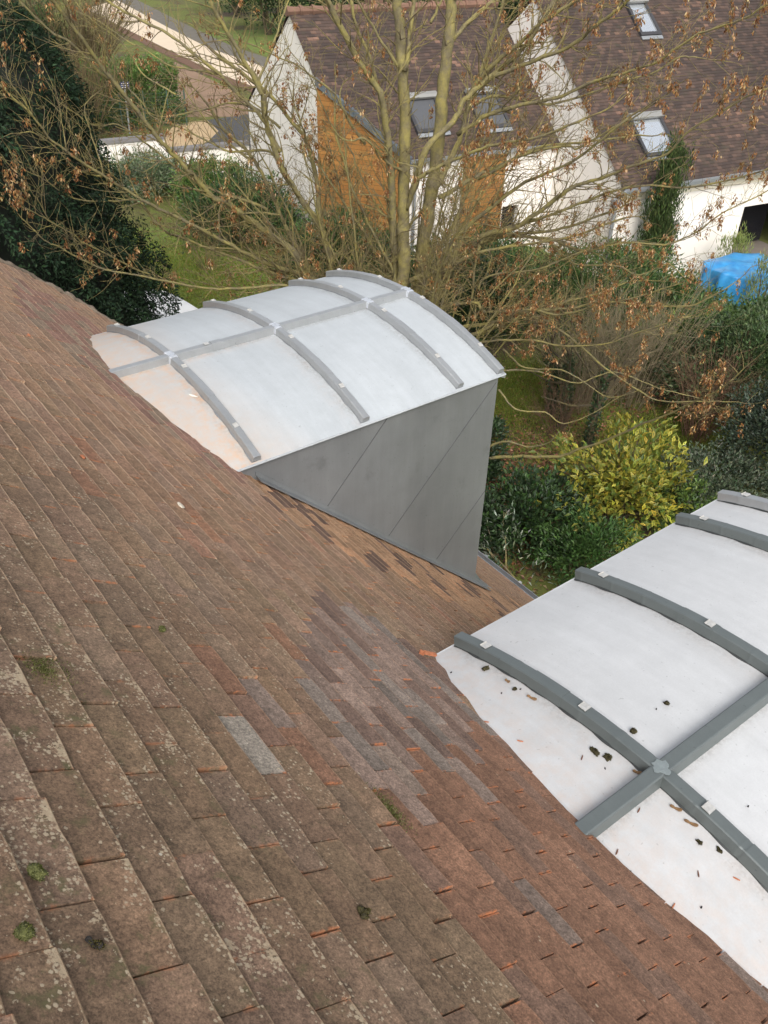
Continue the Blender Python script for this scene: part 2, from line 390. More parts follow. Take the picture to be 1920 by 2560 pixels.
def build_tiles():
    Vs, Fs, Cs, Ps, Us = [], [], [], [], []; n = 0
    nu = 7; tilt = math.tan(math.radians(8.6))
    uu = np.linspace(0, 1, nu)
    cols = np.concatenate([[0], uu, [1]])
    K0, K1 = -34, 65
    off = 0.
    for k in range(K0, K1+1):
        s0 = 1.1701+G0*k
        off += .0935+random.uniform(-.035, .035)
        y = -2.2+(off % .187)
        while y < 7.0:
            w_ = .187+random.uniform(-.002, .002)
            yc = y+w_/2; x0 = s0*C43
            skip = yc+.03 > verge(x0)
            for cy, _ in DC:
                if abs(yc-cy) < HW-.10 and xi(yc, cy)+.115 < x0 < 3.74: skip = True
                if abs(yc-cy) < HW-.0 and x0 > 1.95 and x0 < 3.6 and abs(yc-cy) < .93: skip = True
            if skip: y += w_; continue
            L = .172
            ds = random.gauss(0, .0022); rot = random.gauss(0, .006); lift = abs(random.gauss(0, .0016)); cam_ = random.gauss(.0008, .0008); tw = random.gauss(0, .0008)
            if random.random() < .02: lift += .005; rot *= 2
            sb = s0+ds+rot*(cols-.5)*w_*1.0+np.random.normal(0, .0007, nu+2)
            gp = max(.0008, random.gauss(.0036, .003)); yw = y+gp/2+cols*(w_-gp)
            rows = []
            arc = -cam_*(2*cols-1)**2+tw*(2*cols-1)
            wear = np.random.normal(0, .0004, nu+2)
            for dl, dh, lip in ((L, 0, 0), (.085, 0, 0), (.004, 0, 0), (.001, -.0022, 0), (.0004, -.008, 1), (.0006, -.0135, 1)):
                h = -dl*tilt+dh+lift*(1-dl/L)+arc+(wear if dl < .01 else 0)
                rows.append(roof_pt(sb-dl, yw, h))
            V = np.stack(rows)           # 6, nu+2, 3
            # side skirts
            nrm = np.array([S43, 0, C43])
            for j in (0, nu+1): V[:4, j] -= nrm*.0125
            V[4, 0] = V[5, 0]; V[4, nu+1] = V[5, nu+1]
            m = nu+2
            i = np.arange(5)[:, None]*m; j = np.arange(m-1)[None]
            F = np.stack([i+j, i+m+j, i+m+j+1, i+j+1], -1).reshape(-1, 4)
            vv = np.repeat(np.array([L/G0, .085/G0, .045, .012, -.05, -.15])[:, None], m, 1)
            U = np.stack([np.repeat(cols[None], 6, 0), vv], -1)
            c, li, ed = tile_style(s0-.04, yc); c = np.minimum(c*1.42, .8)
            Vs.append(V.reshape(-1, 3)); Fs.append(F+n); n += 6*m
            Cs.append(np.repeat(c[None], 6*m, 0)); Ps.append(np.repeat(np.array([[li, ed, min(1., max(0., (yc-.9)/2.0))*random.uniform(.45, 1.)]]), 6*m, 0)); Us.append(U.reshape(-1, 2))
            y += w_
    V = np.concatenate(Vs); F = np.concatenate(Fs)
    # the battens and felt below, and the far slope behind the ridge
    b = []
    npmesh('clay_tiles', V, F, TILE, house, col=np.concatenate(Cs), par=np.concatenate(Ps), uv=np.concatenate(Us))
build_tiles()
mb = MB()
xr = (1.1701+G0*-34)*C43-.1
for y0, y1, xa, xb in ((-2.2, -.2, xr, 5.02), (-.2, 1.9, xr, 1.75), (1.9, 3.5, xr, 5.02), (3.5, 5.55, xr, 1.75), (5.55, 6.85, xr, 5.02)):
    mb.add([(xa, y0, H-T43*xa-.045), (xb, y0, H-T43*xb-.045), (xb, y1, H-T43*xb-.045), (xa, y1, H-T43*xa-.045)], [(0, 1, 2, 3)])
zr = H-T43*xr
mb.add([(xr-6, -2.2, zr-5.6), (xr, -2.2, zr-.03), (xr, 6.7, zr-.03), (xr-6, 6.7, zr-5.6)], [(0, 1, 2, 3)])
mb.build('roof_boarding', DARK, house)
# verge mortar: lumpy fillet along the far gable edge
pts = []; rad = []
for x in np.arange(-1.6, 5.0, .03):
    pts.append((x, verge(x)+.02+random.gauss(0, .006), H-T43*x-.025+random.gauss(0, .006))); rad.append(.032+random.gauss(0, .005))
mb = MB(); mb.tube(pts, np.abs(rad), 7)
mb.build('verge_mortar', MORTAR, house, smooth=True)
# walls
WALL_OWN = simple('cream_render', (.55, .50, .42), .9, 0, .12, 4, .2)
mb = MB()
mb.box((4.8, 2.3, 1.6), (.3, 9.0, 3.2)); 
mb.prism([(4.65, 6.6, 0), (4.65, 6.6, H-T43*4.65-.12), (-1.6, 6.6, H+T43*1.6-.12), (-7, 6.6, 4.0), (-7, 6.6, 0)], (0, .25, 0))
mb.build('wall', WALL_OWN, house)
# gutter
mb = MB(); ring = []
gx, gz = 5.06, H-T43*5.02-.035
prof = [(-.062, .035), (-.06, 0), (-.045, -.04), (0, -.06), (.045, -.04), (.06, 0), (.064, .02), (.075, .022), (.078, .012), (.07, .008), (.068, -.002), (.05, -.046), (0, -.068), (-.05, -.046), (-.066, 0), (-.066, .035)]
mb.loft([[(gx+a*.62, y, gz+b*.62) for a, b in prof] for y in np.linspace(-2.2, 6.9, 12)])
gut = mb.build('gutter', ZGUT, house)
for y in np.arange(-1.9, 6.9, .5):
    mb = MB(); yy = y+.185
    mb.loft([[(gx+.034+a, yy+d, gz+.005+b) for a, b in ((0, .014), (.026, .016), (.03, -.012), (.024, -.03), (.018, -.012))] for d in (0, .03)])
    mb.build('gutter_bracket', CLIP if int(y*2) % 3 else ZGUT, gut)
FLANGE = simple('shadow_toned_flange', (.06, .066, .066), .5, .3, .3, 30)  # flange tone darkened to paint the shadow line under the roll edges
SEAM = simple('dark_seam', (.115, .12, .125), .6, .2, .2, 10)
RIBX = [1.862, 2.595, 3.328, 3.675]
def dormer(cy, dark, label):
    sw = .95 if dark else .82; zmat = ZINC2 if dark else ZINC; rmat = ZROLLD if dark else ZROLL
    # barrel skin with stains near tiles and along the rolls, darker at the roll feet
    nyy, nxx = 61, 46
    V, S, F = [], [], []
    for j in range(nyy):
        y = cy-HW+2*HW*j/(nyy-1); z = zb(y, cy); xa = xi(y, cy)-.22
        for i in range(nxx):
            x = xa+(3.70-xa)*i/(nxx-1)
            V.append((x, y, z+.0012*math.sin(7*x+3*y)))
            near = max(0, 1-(x-xi(y, cy))/.55)
            roll = 0; foot_dark = 0
            for rx in RIBX:
                d = rx-.04-x
                if 0 <= d < .10: roll = max(roll, (1-d/.10)); 
                if -.03 <= d < .035: foot_dark = max(foot_dark, 1-abs(d)/.035)
            dy = (y-cy)
            if -.10 < dy < 0: roll = max(roll, 1+dy/.10)
            if abs(dy+.03) < .03: foot_dark = 1
            st = (.55*max(0, 1-(x-1.6)/1.1)*roll+.35*near*near) if not dark else .12*near*near+.04*roll
            S.append((min(1, st), foot_dark*(.55 if not dark else .45), (near*.9 if not dark else .12*near)))
    V = np.array(V)
    for j in range(nyy-1):
        for i in range(nxx-1):
            a = j*nxx+i; F.append((a, a+1, a+nxx+1, a+nxx))
    d = npmesh('dormer', V, np.array(F), zmat, house, smooth=True, col=np.array(S))
    d['label'] = label
    # eave folds
    for sg in (-1, 1):
        y = cy+sg*HW; z = zb(y, cy)
        mb = MB(); xa = 1.60
        mb.loft([[(x, y+sg*a, z+b) for a, b in ((-.02, .0015), (.003, .0), (.006, -.008), (.0, -.014), (-.012, -.012), (-.012, -.006))] for x in (xa, 2.6, 3.715)])
        mb.build('eave_fold', zmat if not dark else ZINC2, d, smooth=False)
    mb = MB()
    mb.loft([[(3.70+a, y, zb(y, cy)+b) for a, b in ((-.02, .0015), (.012, .001), (.014, -.03), (.004, -.03), (-.02, -.02))] for y in np.linspace(cy-HW, cy+HW, 41)])
    mb.build('front_fold', ZROLL, d)
    # batten rolls
    def sect(wb, wt, h, g=0.):
        wb, wt, h = wb*sw, wt*sw, h*(.9 if not dark else 1.)
        return [(-wb/2, .004+g), (-wt/2-.002, h-.003), (-wt/2+.003, h), (wt/2-.003, h), (wt/2+.002, h-.003), (wb/2, .004+g)]
    for q, rx in enumerate(RIBX):
        rings, core = [], []
        ys = np.linspace(cy-.992, cy+.992, 181)
        for y in ys:
            th = math.asin((y-cy)/RB); nz, ny = math.cos(th), math.sin(th); z = zb(y, cy)
            ph = (y-cy+.04*q) / .165; fr = ph-math.floor(ph)
            band = .0011 if fr < .08 else 0
            wave = .0065*math.sin(2*math.pi*ph)+.002*math.sin(17*y)
            pr = []
            for a, h in sect(.066, .046, .047):
                aa = a+math.copysign(band, a)
                hh = h+(band*.6 if h > .03 else 0)
                pr.append((rx+aa, y+ny*hh, z+nz*hh))
            rings.append(pr)
            wv = max(.001, .0032+.0036*math.sin(2*math.pi*ph)+.001*math.sin(31*y))
            core.append([(rx+a, y+ny*h, z+nz*h) for a, h in ((-.033*sw-wv, .0012), (-.033*sw-wv, .0032), (-.031*sw, .008), (.034*sw, .008), (.036*sw, .0012))])
        mb = MB(); mb.loft(rings)
        rm = ZROLL if (q == 3 or not dark) else ZROLLD
        ro = mb.build('batten_roll', rm, d)
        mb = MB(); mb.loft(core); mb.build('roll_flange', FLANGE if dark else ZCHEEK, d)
        # overlap joints: sleeves on the roll
        for yj in ((-.62, .30) if q % 2 else (-.5, .42)):
            rr = []
            for y in np.linspace(cy+yj, cy+yj+.16, 8):
                th = math.asin((y-cy)/RB); nz, ny = math.cos(th), math.sin(th); z = zb(y, cy)
                rr.append([(rx+a*1.05, y+ny*(h+.0015), z+nz*(h+.0015)) for a, h in sect(.067, .047, .0475)])
            mb = MB(); mb.loft(rr); mb.build('roll_sleeve', rm, d)
        for yc_ in (-.755, -.178, .32, .84):
            y = cy+yc_+random.uniform(-.02, .02)
            th = math.asin((y-cy)/RB); n_ = np.array([0, math.sin(th), math.cos(th)]); t_ = np.array([0, math.cos(th), -math.sin(th)])
            c0 = np.array([rx, y, zb(y, cy)])+n_*(.050 if dark else .0445); cw = .017 if dark else .0145
            mb = MB(); a_ = random.uniform(-.08, .08)
            ex = np.array([math.cos(a_), 0, 0])+t_*math.sin(a_); ey = np.cross(n_, ex)
            rr = []
            for tt, hh in ((-.021, .0), (-.012, .003), (.014, .004), (.02, .007), (.016, .011)):
                p = c0+ey*tt*cw/.021+n_*hh*.8; rr.append([p-ex*cw, p+ex*cw, p+ex*cw+n_*.002, p-ex*cw+n_*.002])
            mb.loft(rr); mb.build('clip', CLIP, d)
        # soldered junction with the ridge roll
        for sg in (() if dark else (-1, 1)):
            rr = []
            for y in np.linspace(cy+sg*.022, cy+sg*(.05 if dark else .042), 6):
                z = zb(y, cy); j_ = random.gauss(.001, .001)
                rr.append([(rx+a*1.03+math.copysign(j_, a), y, z+h+.0012+j_*.5) for a, h in sect(.068, .05, .049, -.006)])
            mb = MB(); mb.loft(rr); mb.build('solder_joint', SOLDERD if dark else SOLDER, d)
    for rx in RIBX[:3 if dark else 4]:      # smeared solder on top of each crossing
        n_ = 22; c0 = np.array([rx, cy, ZC+(.0502 if dark else .0455)]); ps = []
        for i in range(n_):
            a = 2*math.pi*i/n_; rr = (.026+.007*abs(math.cos(2*a))+random.gauss(0, .0035))*sw
            ps.append(c0+np.array([math.cos(a)*rr, math.sin(a)*rr, -.0010 if abs(math.sin(a)) > .5 else 0]))
        mb = MB(); mb.prism(ps, (0, 0, .0012)); mb.build('solder_joint', SOLDERD if dark else SOLDER, d)
    mb = MB(); xa = xi(cy, cy)-.15
    mb.loft([[(x, cy+a, ZC+h+(.0 if h < .02 else .0012)) for a, h in sect(.070, .050, .048, -.004)] for x in np.linspace(xa, 3.66, 30)])
    mb.build('ridge_roll', rmat, d)
    if not dark:
        n_ = np.array([0, 0, 1.]); mb = MB(); mb.box((2.10, cy, ZC+.050), (.03, .03, .003)); mb.build('clip', CLIP, d)
        mb = MB(); mb.loft([[(x, cy+a*1.06, ZC+h+.0055) for a, h in sect(.070, .050, .048, -.004)] for x in (2.13, 2.2)]); mb.build('roll_sleeve', rmat, d)
    # cheeks
    for sg in (-1, 1):
        yo = cy+sg*(HW-.018); yi = yo-sg*.05; zt = zb(cy+HW, cy)-.004
        xs = np.linspace(1.80, 3.668, 26)
        poly = [(x, yo, H-T43*x-.06) for x in xs]+[(3.668, yo, zt), (1.72, yo, zt)]
        mb = MB(); mb.prism(poly, (0, yi-yo, 0))
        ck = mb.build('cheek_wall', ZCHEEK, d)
        # slanted welted seams
        for (x0, z0, x1, z1) in ((2.762, 6.555, 2.30, 6.06), (3.654, 6.525, 2.79, 5.62), (3.664, 5.652, 3.235, 5.20)):
            mb = MB(); dd = unit(np.array([x1-x0, 0, z1-z0])); nn = np.array([-dd[2], 0, dd[0]])*.0028; o_ = np.array([0, sg*.0025, 0])
            a0 = np.array([x0, yo, z0]); a1 = np.array([x1, yo, z1])
            mb.hexa([a0-nn, a0+nn, a0+nn+o_, a0-nn+o_, a1-nn, a1+nn, a1+nn+o_, a1-nn+o_])
            mb.build('welted_seam', SEAM, ck)
        # soaker strip between cheek and tiles
        mb = MB(); rr = []
        for x in np.linspace(1.85, 3.80, 30):
            z = H-T43*x
            rr.append([(x, yo, z+.02), (x, yo+sg*.004, z+.05), (x, yo+sg*.008, z+.05), (x, yo+sg*.010, z+.024), (x, yo+sg*.062, z+.019), (x, yo+sg*.062, z+.010), (x, yo, z+.01)])
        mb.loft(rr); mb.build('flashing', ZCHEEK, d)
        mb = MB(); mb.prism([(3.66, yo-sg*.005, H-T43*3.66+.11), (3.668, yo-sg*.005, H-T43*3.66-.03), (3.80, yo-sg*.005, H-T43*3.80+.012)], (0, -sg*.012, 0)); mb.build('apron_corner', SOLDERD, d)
    # front: frame and glass
    mb = MB(); zbt = H-T43*3.66
    for y0, y1, z0, z1 in ((cy-.97, cy-.87, zbt, 6.55), (cy+.87, cy+.97, zbt, 6.55), (cy-.87, cy+.87, 6.40, 6.60), (cy-.87, cy+.87, zbt, zbt+.16), (cy-.04, cy+.04, zbt+.16, 6.40)):
        mb.box((3.64, (y0+y1)/2, (z0+z1)/2), (.05, y1-y0, z1-z0))
    mb.prism([(3.61, y, zb(y, cy)-.01) for y in np.linspace(cy-.97, cy+.97, 15)]+[(3.61, cy+.97, 6.55), (3.61, cy-.97, 6.55)], (.06, 0, 0))
    fr = mb.build('front_window', RENDER_W, d)
    mb = MB(); mb.box((3.63, cy, (zbt+6.5)/2), (.012, 1.74, 6.5-zbt-.12)); mb.build('window_glass', GLASSD, d)
    mb = MB(); mb.add([(3.6, cy-.97, H-T43*3.6+.006), (3.9, cy-.97, H-T43*3.9+.02), (3.9, cy+.97, H-T43*3.9+.02), (3.6, cy+.97, H-T43*3.6+.12)], [(0, 1, 2, 3)]); mb.build('apron', ZGUT, d)
    return d
def glass_mat(name, c, rough=.06):
    m, nt, b = mat_new(name); b.inputs['Base Color'].default_value = (*c, 1); b.inputs['Roughness'].default_value = rough; b.inputs['Specular IOR Level'].default_value = .9; return m
GLASSD = glass_mat('dark_glass', (.03, .035, .04))
dormer(4.525, 0, 'farther dormer with slanted seams on its dark grey triangular cheek')
dormer(.845, 1, 'nearer dormer with dark green grey batten rolls and moss lumps on its zinc')

# ---- small things lying on the roof
MOSS = None
def mossmat(name, a, b_):
    m, nt, b = mat_new(name)
    f = ramp(nt, noise(nt, 90, 5, .7), [(.35, 0.), (.65, 1.)])
    nt.links.new(mixc(nt, f, a, b_), b.inputs['Base Color']); b.inputs['Roughness'].default_value = .95
    bump(nt, b, noise(nt, 260, 4, .7), .9, .004); return m
MOSSG = mossmat('green_moss', (.045, .05, .014), (.17, .18, .06))
MOSSD = mossmat('dried_dark_moss', (.022, .017, .010), (.085, .075, .025))
MOSSK = mossmat('black_burnt_moss', (.012, .011, .011), (.035, .03, .028))
NRM = np.array([S43, 0, C43])
def lump(name, c, size, mat, label, cat, group=None, nrm=None, seed=0, flat=.6, rough=.22):
    r = np.random.default_rng(seed+5); nrm = np.array([0, 0, 1.]) if nrm is None else nrm
    ax = unit(np.cross(nrm, [.3, 1, .1])); ay = np.cross(nrm, ax)
    n, m = 14, 18; V = []
    A = r.normal(0, 1, (6, 3))*2.2; ph = r.uniform(0, 6, 6)
    for i in range(n):
        t = math.pi*i/(n-1)
        for j in range(m):
            p = 2*math.pi*j/m; d_ = np.array([math.sin(t)*math.cos(p), math.sin(t)*math.sin(p), math.cos(t)])
            k = 1+rough*sum(math.sin(A[q]@d_+ph[q]) for q in range(6))/2.2+r.normal(0, .05)
            V.append(c+size[0]*k*d_[0]*ax+size[1]*k*d_[1]*ay+size[2]*(k*d_[2]+.55)*nrm)
    V = np.array(V); F = []
    for i in range(n-1):
        for j in range(m): F.append((i*m+j, (i+1)*m+j, (i+1)*m+(j+1) % m, i*m+(j+1) % m))
    o = tag(npmesh(name, V, np.array(F), mat, None, smooth=True, loc=tuple(c)), label, cat, group)
    if mat.name.endswith('moss') and size[0] > .0045:
        k = r.integers(0, len(V), 420); D = unit(V[k]-c)
        fibres(V[k]*1., D, r, (.012, .022, .007) if mat is MOSSG else (.006, .008, .005), o, c, 0.0021 if mat is MOSSG else .0022, mat is MOSSG)
    return o
def fibres(P, D, r, var, parent, c, L, green, name='fibres'):
    n = len(P); D = unit(D+r.normal(0, .5, (n, 3))); S = unit(np.cross(D, r.normal(0, 1, (n, 3))))
    V = np.stack([P-S*.0009, P+S*.0009, P+D*L*r.uniform(.6, 1.6, (n, 1))], 1).reshape(-1, 3); a = np.arange(n)*3
    base = np.array([(.085, .095, .025), (.14, .15, .045), (.05, .06, .015), (.22, .22, .10)]) if green else np.array([(.05, .045, .015), (.10, .085, .03), (.02, .017, .01)])
    col = np.repeat(base[r.integers(0, len(base), n)]*r.uniform(.7, 1.3, (n, 1)), 3, 0)
    return npmesh(name, V, np.stack([a, a+1, a+2], -1), FIBRE, parent, col=col, loc=tuple(c))
FIBRE = leafmat('moss_fibre', .9, .2, .1)
GM = 'moss clumps on the roof'
def onroof(x, y): return np.array([x, y, H-T43*x-.004])
lump('moss_clump', onroof(.027, .729), (.0105, .010, .008), MOSSG, 'green moss cushion in the tile joint at the beside the speckled tiles', 'moss', GM, NRM, 1)
lump('moss_clump', onroof(-.011, .639), (.0115, .0115, .009), MOSSG, 'round green moss cushion alone on a lichen-spotted tile', 'moss', GM, NRM, 2)
lump('moss_clump', onroof(.056, .613), (.007, .0045, .004), MOSSK, 'small black burnt-looking clump on a speckled tile', 'moss', GM, NRM, 3, rough=.4)
lump('moss_clump', onroof(.050, .622), (.0035, .0035, .003), MOSSK, 'tiny black crumb beside the black clump on the speckled tile', 'moss', GM, NRM, 33, rough=.4)
lump('moss_clump', onroof(.458, .613), (.007, .010, .009), MOSSD, 'dark olive moss clump caught at a tile joint', 'moss', GM, NRM, 4, rough=.35)
lump('moss_clump', onroof(.491, 1.473), (.0075, .0075, .006), MOSSG, 'tiny round green moss dot on the tiles', 'moss', GM, NRM, 5)
for (p, sz, lab, sd) in (((1.795, 1.616, 6.662), (.020, .011, .008), 'moss lump near the upper end of the first dark roll', 6),
        ((1.786, 1.446, 6.707), (.008, .008, .006), 'small dark moss crumb beside a winged seed on pale zinc', 7),
        ((1.765, 1.037, 6.768), (.013, .021, .014), 'bigger upright half of two moss lumps side by side on pale zinc', 8),
        ((1.785, .998, 6.770), (.012, .018, .012), 'second moss lump touching the bigger one below the dark roll', 9),
        ((2.146, 1.034, 6.768), (.014, .014, .010), 'moss lump alone in the middle of the wide zinc panel', 10),
        ((1.942, 1.021, 6.769), (.012, .012, .009), 'brown moss lump just past the first dark roll', 11),
        ((1.775, .612, 6.765), (.008, .010, .008), 'moss lump near tiles in the lowest zinc panel', 12),
        ((1.808, .560, 6.758), (.009, .011, .008), 'moss lump tucked against the lowest dark roll', 13)):
    lump('moss_clump', np.array(p), tuple(q*.8 for q in sz), MOSSD, lab, 'moss', 'dried moss lumps on the nearer dormer', None, sd, rough=.4)
def moss_patch(x, y, rx, ry, n, lab, seed, green=True):
    r = np.random.default_rng(seed); q = r.normal(0, .45, (n, 2)); c = onroof(x, y)
    P = np.stack([c[0]+q[:, 0]*rx, c[1]+q[:, 1]*ry, np.zeros(n)], -1); P[:, 2] = H-T43*P[:, 0]-.0035+.13*(P[:, 0]-c[0])
    tag(fibres(P, np.repeat(NRM[None], n, 0), r, None, None, c, .004, green, 'moss_patch'), lab, 'moss')
moss_patch(.735, .888, .025, .07, 900, 'thin dark moss film spread along a tile edge at mid roof', 51)
moss_patch(.187, 1.212, .035, .05, 1100, 'yellowish moss film covering half a tile at the left side', 52)
STONE = simple('pale_stone', (.62, .56, .46), .8, 0, .15, 60, .3)
ORANGE = simple('broken_clay', (.52, .19, .09), .9, 0, .3, 60, .5)
lump('pebble', onroof(.983, 2.494), (.014, .023, .006), STONE, 'pale oval flake lying alone on the brown tiles', 'stone', None, NRM, 20, rough=.08)
lump('tile_chip', onroof(.704, 2.605), (.009, .016, .004), ORANGE, 'orange clay chip on dark tiles left of the pale flake', 'tile chip', 'clay chips', NRM, 21)
lump('tile_chip', onroof(1.036, 4.335), (.010, .02, .005), ORANGE, 'orange clay chip far up the tiles near the farther dormer', 'tile chip', 'clay chips', NRM, 22)
mb = MB(); c0 = np.array([1.66, 1.80, 6.685])
for dx, dy, dz, l, a in ((0, 0, -.008, .07, .18), (-.03, .015, .004, .022, -.4)):
    t_ = unit(np.array([.75, -.3+a, -.55])); s_ = unit(np.cross(t_, [0, 0, 1.])); n_ = np.cross(s_, t_)
    mb.box(c0+np.array([dx, dy, dz]), (l, .014, .011), [t_, s_, n_])
tag(mb.build('tile_fragment', ORANGE), 'broken orange tile piece lodged above the top corner of the nearer dormer', 'tile chip', 'clay chips')
# winged seeds and crumbs on the nearer dormer
KEYM = simple('dry_seed_key', (.27, .155, .07), .6, 0, .4, 80)
def zinc_pt(x, y): return np.array([x, y, zb(y, .845)+.002])
def key(x, y, ang, lab, L=.042):
    mb = MB(); t = np.array([math.cos(ang), math.sin(ang), 0]); s = np.array([-t[1], t[0], 0]); c = zinc_pt(x, y)
    rr = []
    for q, wd, hh in ((-.5, .002, .004), (-.36, .0055, .006), (-.22, .005, .005), (-.1, .004, .002), (.1, .006, .002), (.3, .0075, .004), (.45, .005, .006), (.5, .001, .006)):
        p = c+t*q*L; rr.append([p-s*wd+[0, 0, hh*.5], p+s*wd*.8+[0, 0, hh*.5], p+s*wd*.7+[0, 0, hh+.0015], p-s*wd+[0, 0, hh+.0015]])
    mb.loft(rr); tag(mb.build('maple_key', KEYM), lab, 'seed', 'winged seeds on the nearer dormer')
key(1.793, 1.367, -1.2, 'winged seed on zinc above the two moss lumps', .04)
key(1.798, 1.499, -1.3, 'short seed between two moss bits at the first dark roll', .022)
key(1.815, .897, -1.0, 'seed wedged under the dark roll close to the crossing', .03)
key(1.809, .731, -1.15, 'thin winged seed below the crossing of dark rolls', .04)
key(1.806, .668, -1.15, 'plump winged seed halfway along the lowest dark roll', .045)
BIT = simple('brown_crumb', (.20, .09, .055), .9, 0, .4, 60)
bits = [(1.714,1.051,.5,BIT),(1.704,.797,.3,BIT),(1.604,1.237,-.9,ORANGE),(1.58,1.386,-.8,ORANGE),(1.544,.529,.2,ORANGE),(1.776,.471,-1.2,ORANGE),(1.533,.74,.4,BIT),(1.517,.674,-.4,MOSSK),(1.689,1.699,0,MOSSK),(1.732,1.463,.4,MOSSK),(1.741,.972,1,MOSSK),(2.095,1.039,.6,MOSSK),(1.799,1.431,0,MOSSK),(2.016,.598,.2,MOSSK),(1.612,.478,.2,MOSSK),(1.688,.548,.8,BIT)]
for i, (x, y, a, m) in enumerate(bits):
    nm = {'broken_clay': 'orange clay crumb', 'brown_crumb': 'brown bark crumb', 'black_burnt_moss': 'black speck'}[m.name]
    mb = MB(); t = np.array([math.cos(a), math.sin(a), 0]); s = np.array([-t[1], t[0], 0]); c = zinc_pt(x, y)
    l = .011 if m is not MOSSK else .004; ww = .0025 if m is not MOSSK else .0026
    mb.loft([[c+t*q*l-s*ww*k, c+t*q*l+s*ww*k, c+t*q*l+s*ww*k*.6+[0, 0, .003], c+t*q*l-s*ww*k*.6+[0, 0, .003]] for q, k in ((-1, .4), (-.4, 1), (.5, .9), (1, .3))])
    tag(mb.build('debris_crumb', m), nm+' lying on the pale zinc of the nearer dormer', 'debris', nm+'s on zinc')
key_pt = zinc_pt(1.56, .70)
LEAFW = simple('bleached_leaf', (.78, .76, .70), .6, 0, .1, 30)
mb = MB(); c = np.array([1.792, 4.11, zb(4.11, 4.525)+.003]); t = unit(np.array([.45, -.9, 0])); s = np.array([-t[1], t[0], 0])
mb.loft([[c+t*q*.032-s*k*.008, c+t*q*.032+s*k*.008, c+t*q*.032+s*k*.006+[0, 0, .004], c+t*q*.032-s*k*.008+[0, 0, .003]] for q, k in ((-1, .1), (-.5, .9), (0, 1), (.6, .6), (1, .1))])
tag(mb.build('pale_leaf', LEAFW), 'white bleached leaf lying on the lowest zinc panel of the farther dormer', 'leaf')
# ================================================================== ground
def ground_mat():
    m, nt, b = mat_new('garden_ground')
    g = noise(nt, .35, 6, .65); d = noise(nt, 6, 6, .75); f = noise(nt, 40, 4, .75)
    soil = mixc(nt, ramp(nt, d, [(.3, 0.), (.7, 1.)]), (.045, .030, .020), (.115, .075, .048))
    moss = mixc(nt, ramp(nt, f, [(.3, 0.), (.7, 1.)]), (.075, .105, .018), (.17, .18, .035))
    c = mixc(nt, ramp(nt, math_(nt, 'ADD', math_(nt, 'MULTIPLY', g, .7), math_(nt, 'MULTIPLY', d, .3)), [(.40, 0.), (.52, 1.)]), soil, moss)
    nt.links.new(c, b.inputs['Base Color']); b.inputs['Roughness'].default_value = .95
    bump(nt, b, f, .8, .03); return m
def sst(t): t = min(1, max(0, t)); return t*t*(3-2*t)
def gh(x, y):      # the garden drops towards the white house
    u = (x-19.513)*.98505+(y-15.1206)*-.17228; v = (x-19.513)*.17228+(y-15.1206)*.98505
    return -.68*sst((v+4.6)/1.6)*sst((u+.6)/1.6)*(1-sst((v-9)/4))
gx_ = np.concatenate([[-400, -120, -30], np.arange(-10, 45, .6), [60, 150, 600]]); gy_ = np.concatenate([[-400, -100, -20], np.arange(-4, 40, .6), [60, 110, 250, 700]])
V = np.array([(x, y, gh(x, y)) for y in gy_ for x in gx_]); nx_ = len(gx_)
F = np.array([(j*nx_+i, j*nx_+i+1, (j+1)*nx_+i+1, (j+1)*nx_+i) for j in range(len(gy_)-1) for i in range(nx_-1)])
tag(npmesh('ground', V, F, ground_mat(), smooth=True), kind='structure')
def sheet(name, pts, z, mat):
    mb = MB(); n = len(pts); mb.v.append(np.array([(x, y, z) for x, y in pts])); mb.n = n; mb.poly.append(list(range(n)))
    o = mb.build(name, mat); 
    if o.data.polygons[0].normal.z < 0: o.data.flip_normals()
    return tag(o, kind='structure')
GRASSM = simple('lawn_green', (.14, .20, .03), .95, 0, .4, 2, .5, c2=(.10, .125, .03))
SAND = simple('beige_sand', (.46, .335, .195), .95, 0, .16, 1.5, .3)
ASPH = simple('dark_asphalt', (.075, .075, .078), .9, 0, .25, 5, .3)
EARTH = simple('reddish_bare_earth', (.29, .19, .125), .95, 0, .35, .9, .4)
ROADM = simple('cream_paving', (.64, .53, .40), .9, 0, .06, .8, .1)
BRICKB = simple('red_brown_kerb', (.17, .095, .06), .9, 0, .35, 6, .3)
GREYP = simple('grey_paving', (.16, .145, .12), .9, 0, .3, 2, .2)
sheet('lawn', [(9.0, 27), (11.2, 25.2), (11.3, 22.4), (12.0, 20.6), (12, 17.2), (9.5, 16), (5, 17), (5, 26)], .004, GRASSM)
sheet('sandy_path', [(14.6, 33.2), (15.3, 35.2), (17.1, 37.6), (18.9, 37.5), (19.5, 36.4), (19.0, 34.5), (16.8, 33.2), (15.2, 32.6)], .008, SAND)
sheet('driveway', [(18.6, 37.5), (22.0, 37.6), (22.0, 30.4), (16.2, 31.9), (15.8, 33.4), (17.0, 34.3), (18.1, 35.5)], .012, ASPH)
sheet('bare_earth', [(17.2, 39), (21.2, 50.8), (23.6, 51), (22.8, 43.8), (22.0, 38.5), (20.5, 37.2)], .006, EARTH)
rl = [(27.4, 74), (26.1, 63.9), (24.8, 53.2), (24.1, 46.9), (23.9, 40), (24.2, 30)]
rh = [(31.6, 78), (30.6, 72.6), (28.8, 62.6), (27.4, 54), (27.2, 46), (27.4, 30)]
sheet('street', rl+rh[::-1], .014, ROADM)
sheet('kerb_strip', [(x-.75, y) for x, y in rl]+[(x, y) for x, y in rl[::-1]], .02, BRICKB)
sheet('pavement', rh+[(x+1.6, y) for x, y in rh[::-1]], .010, GREYP)
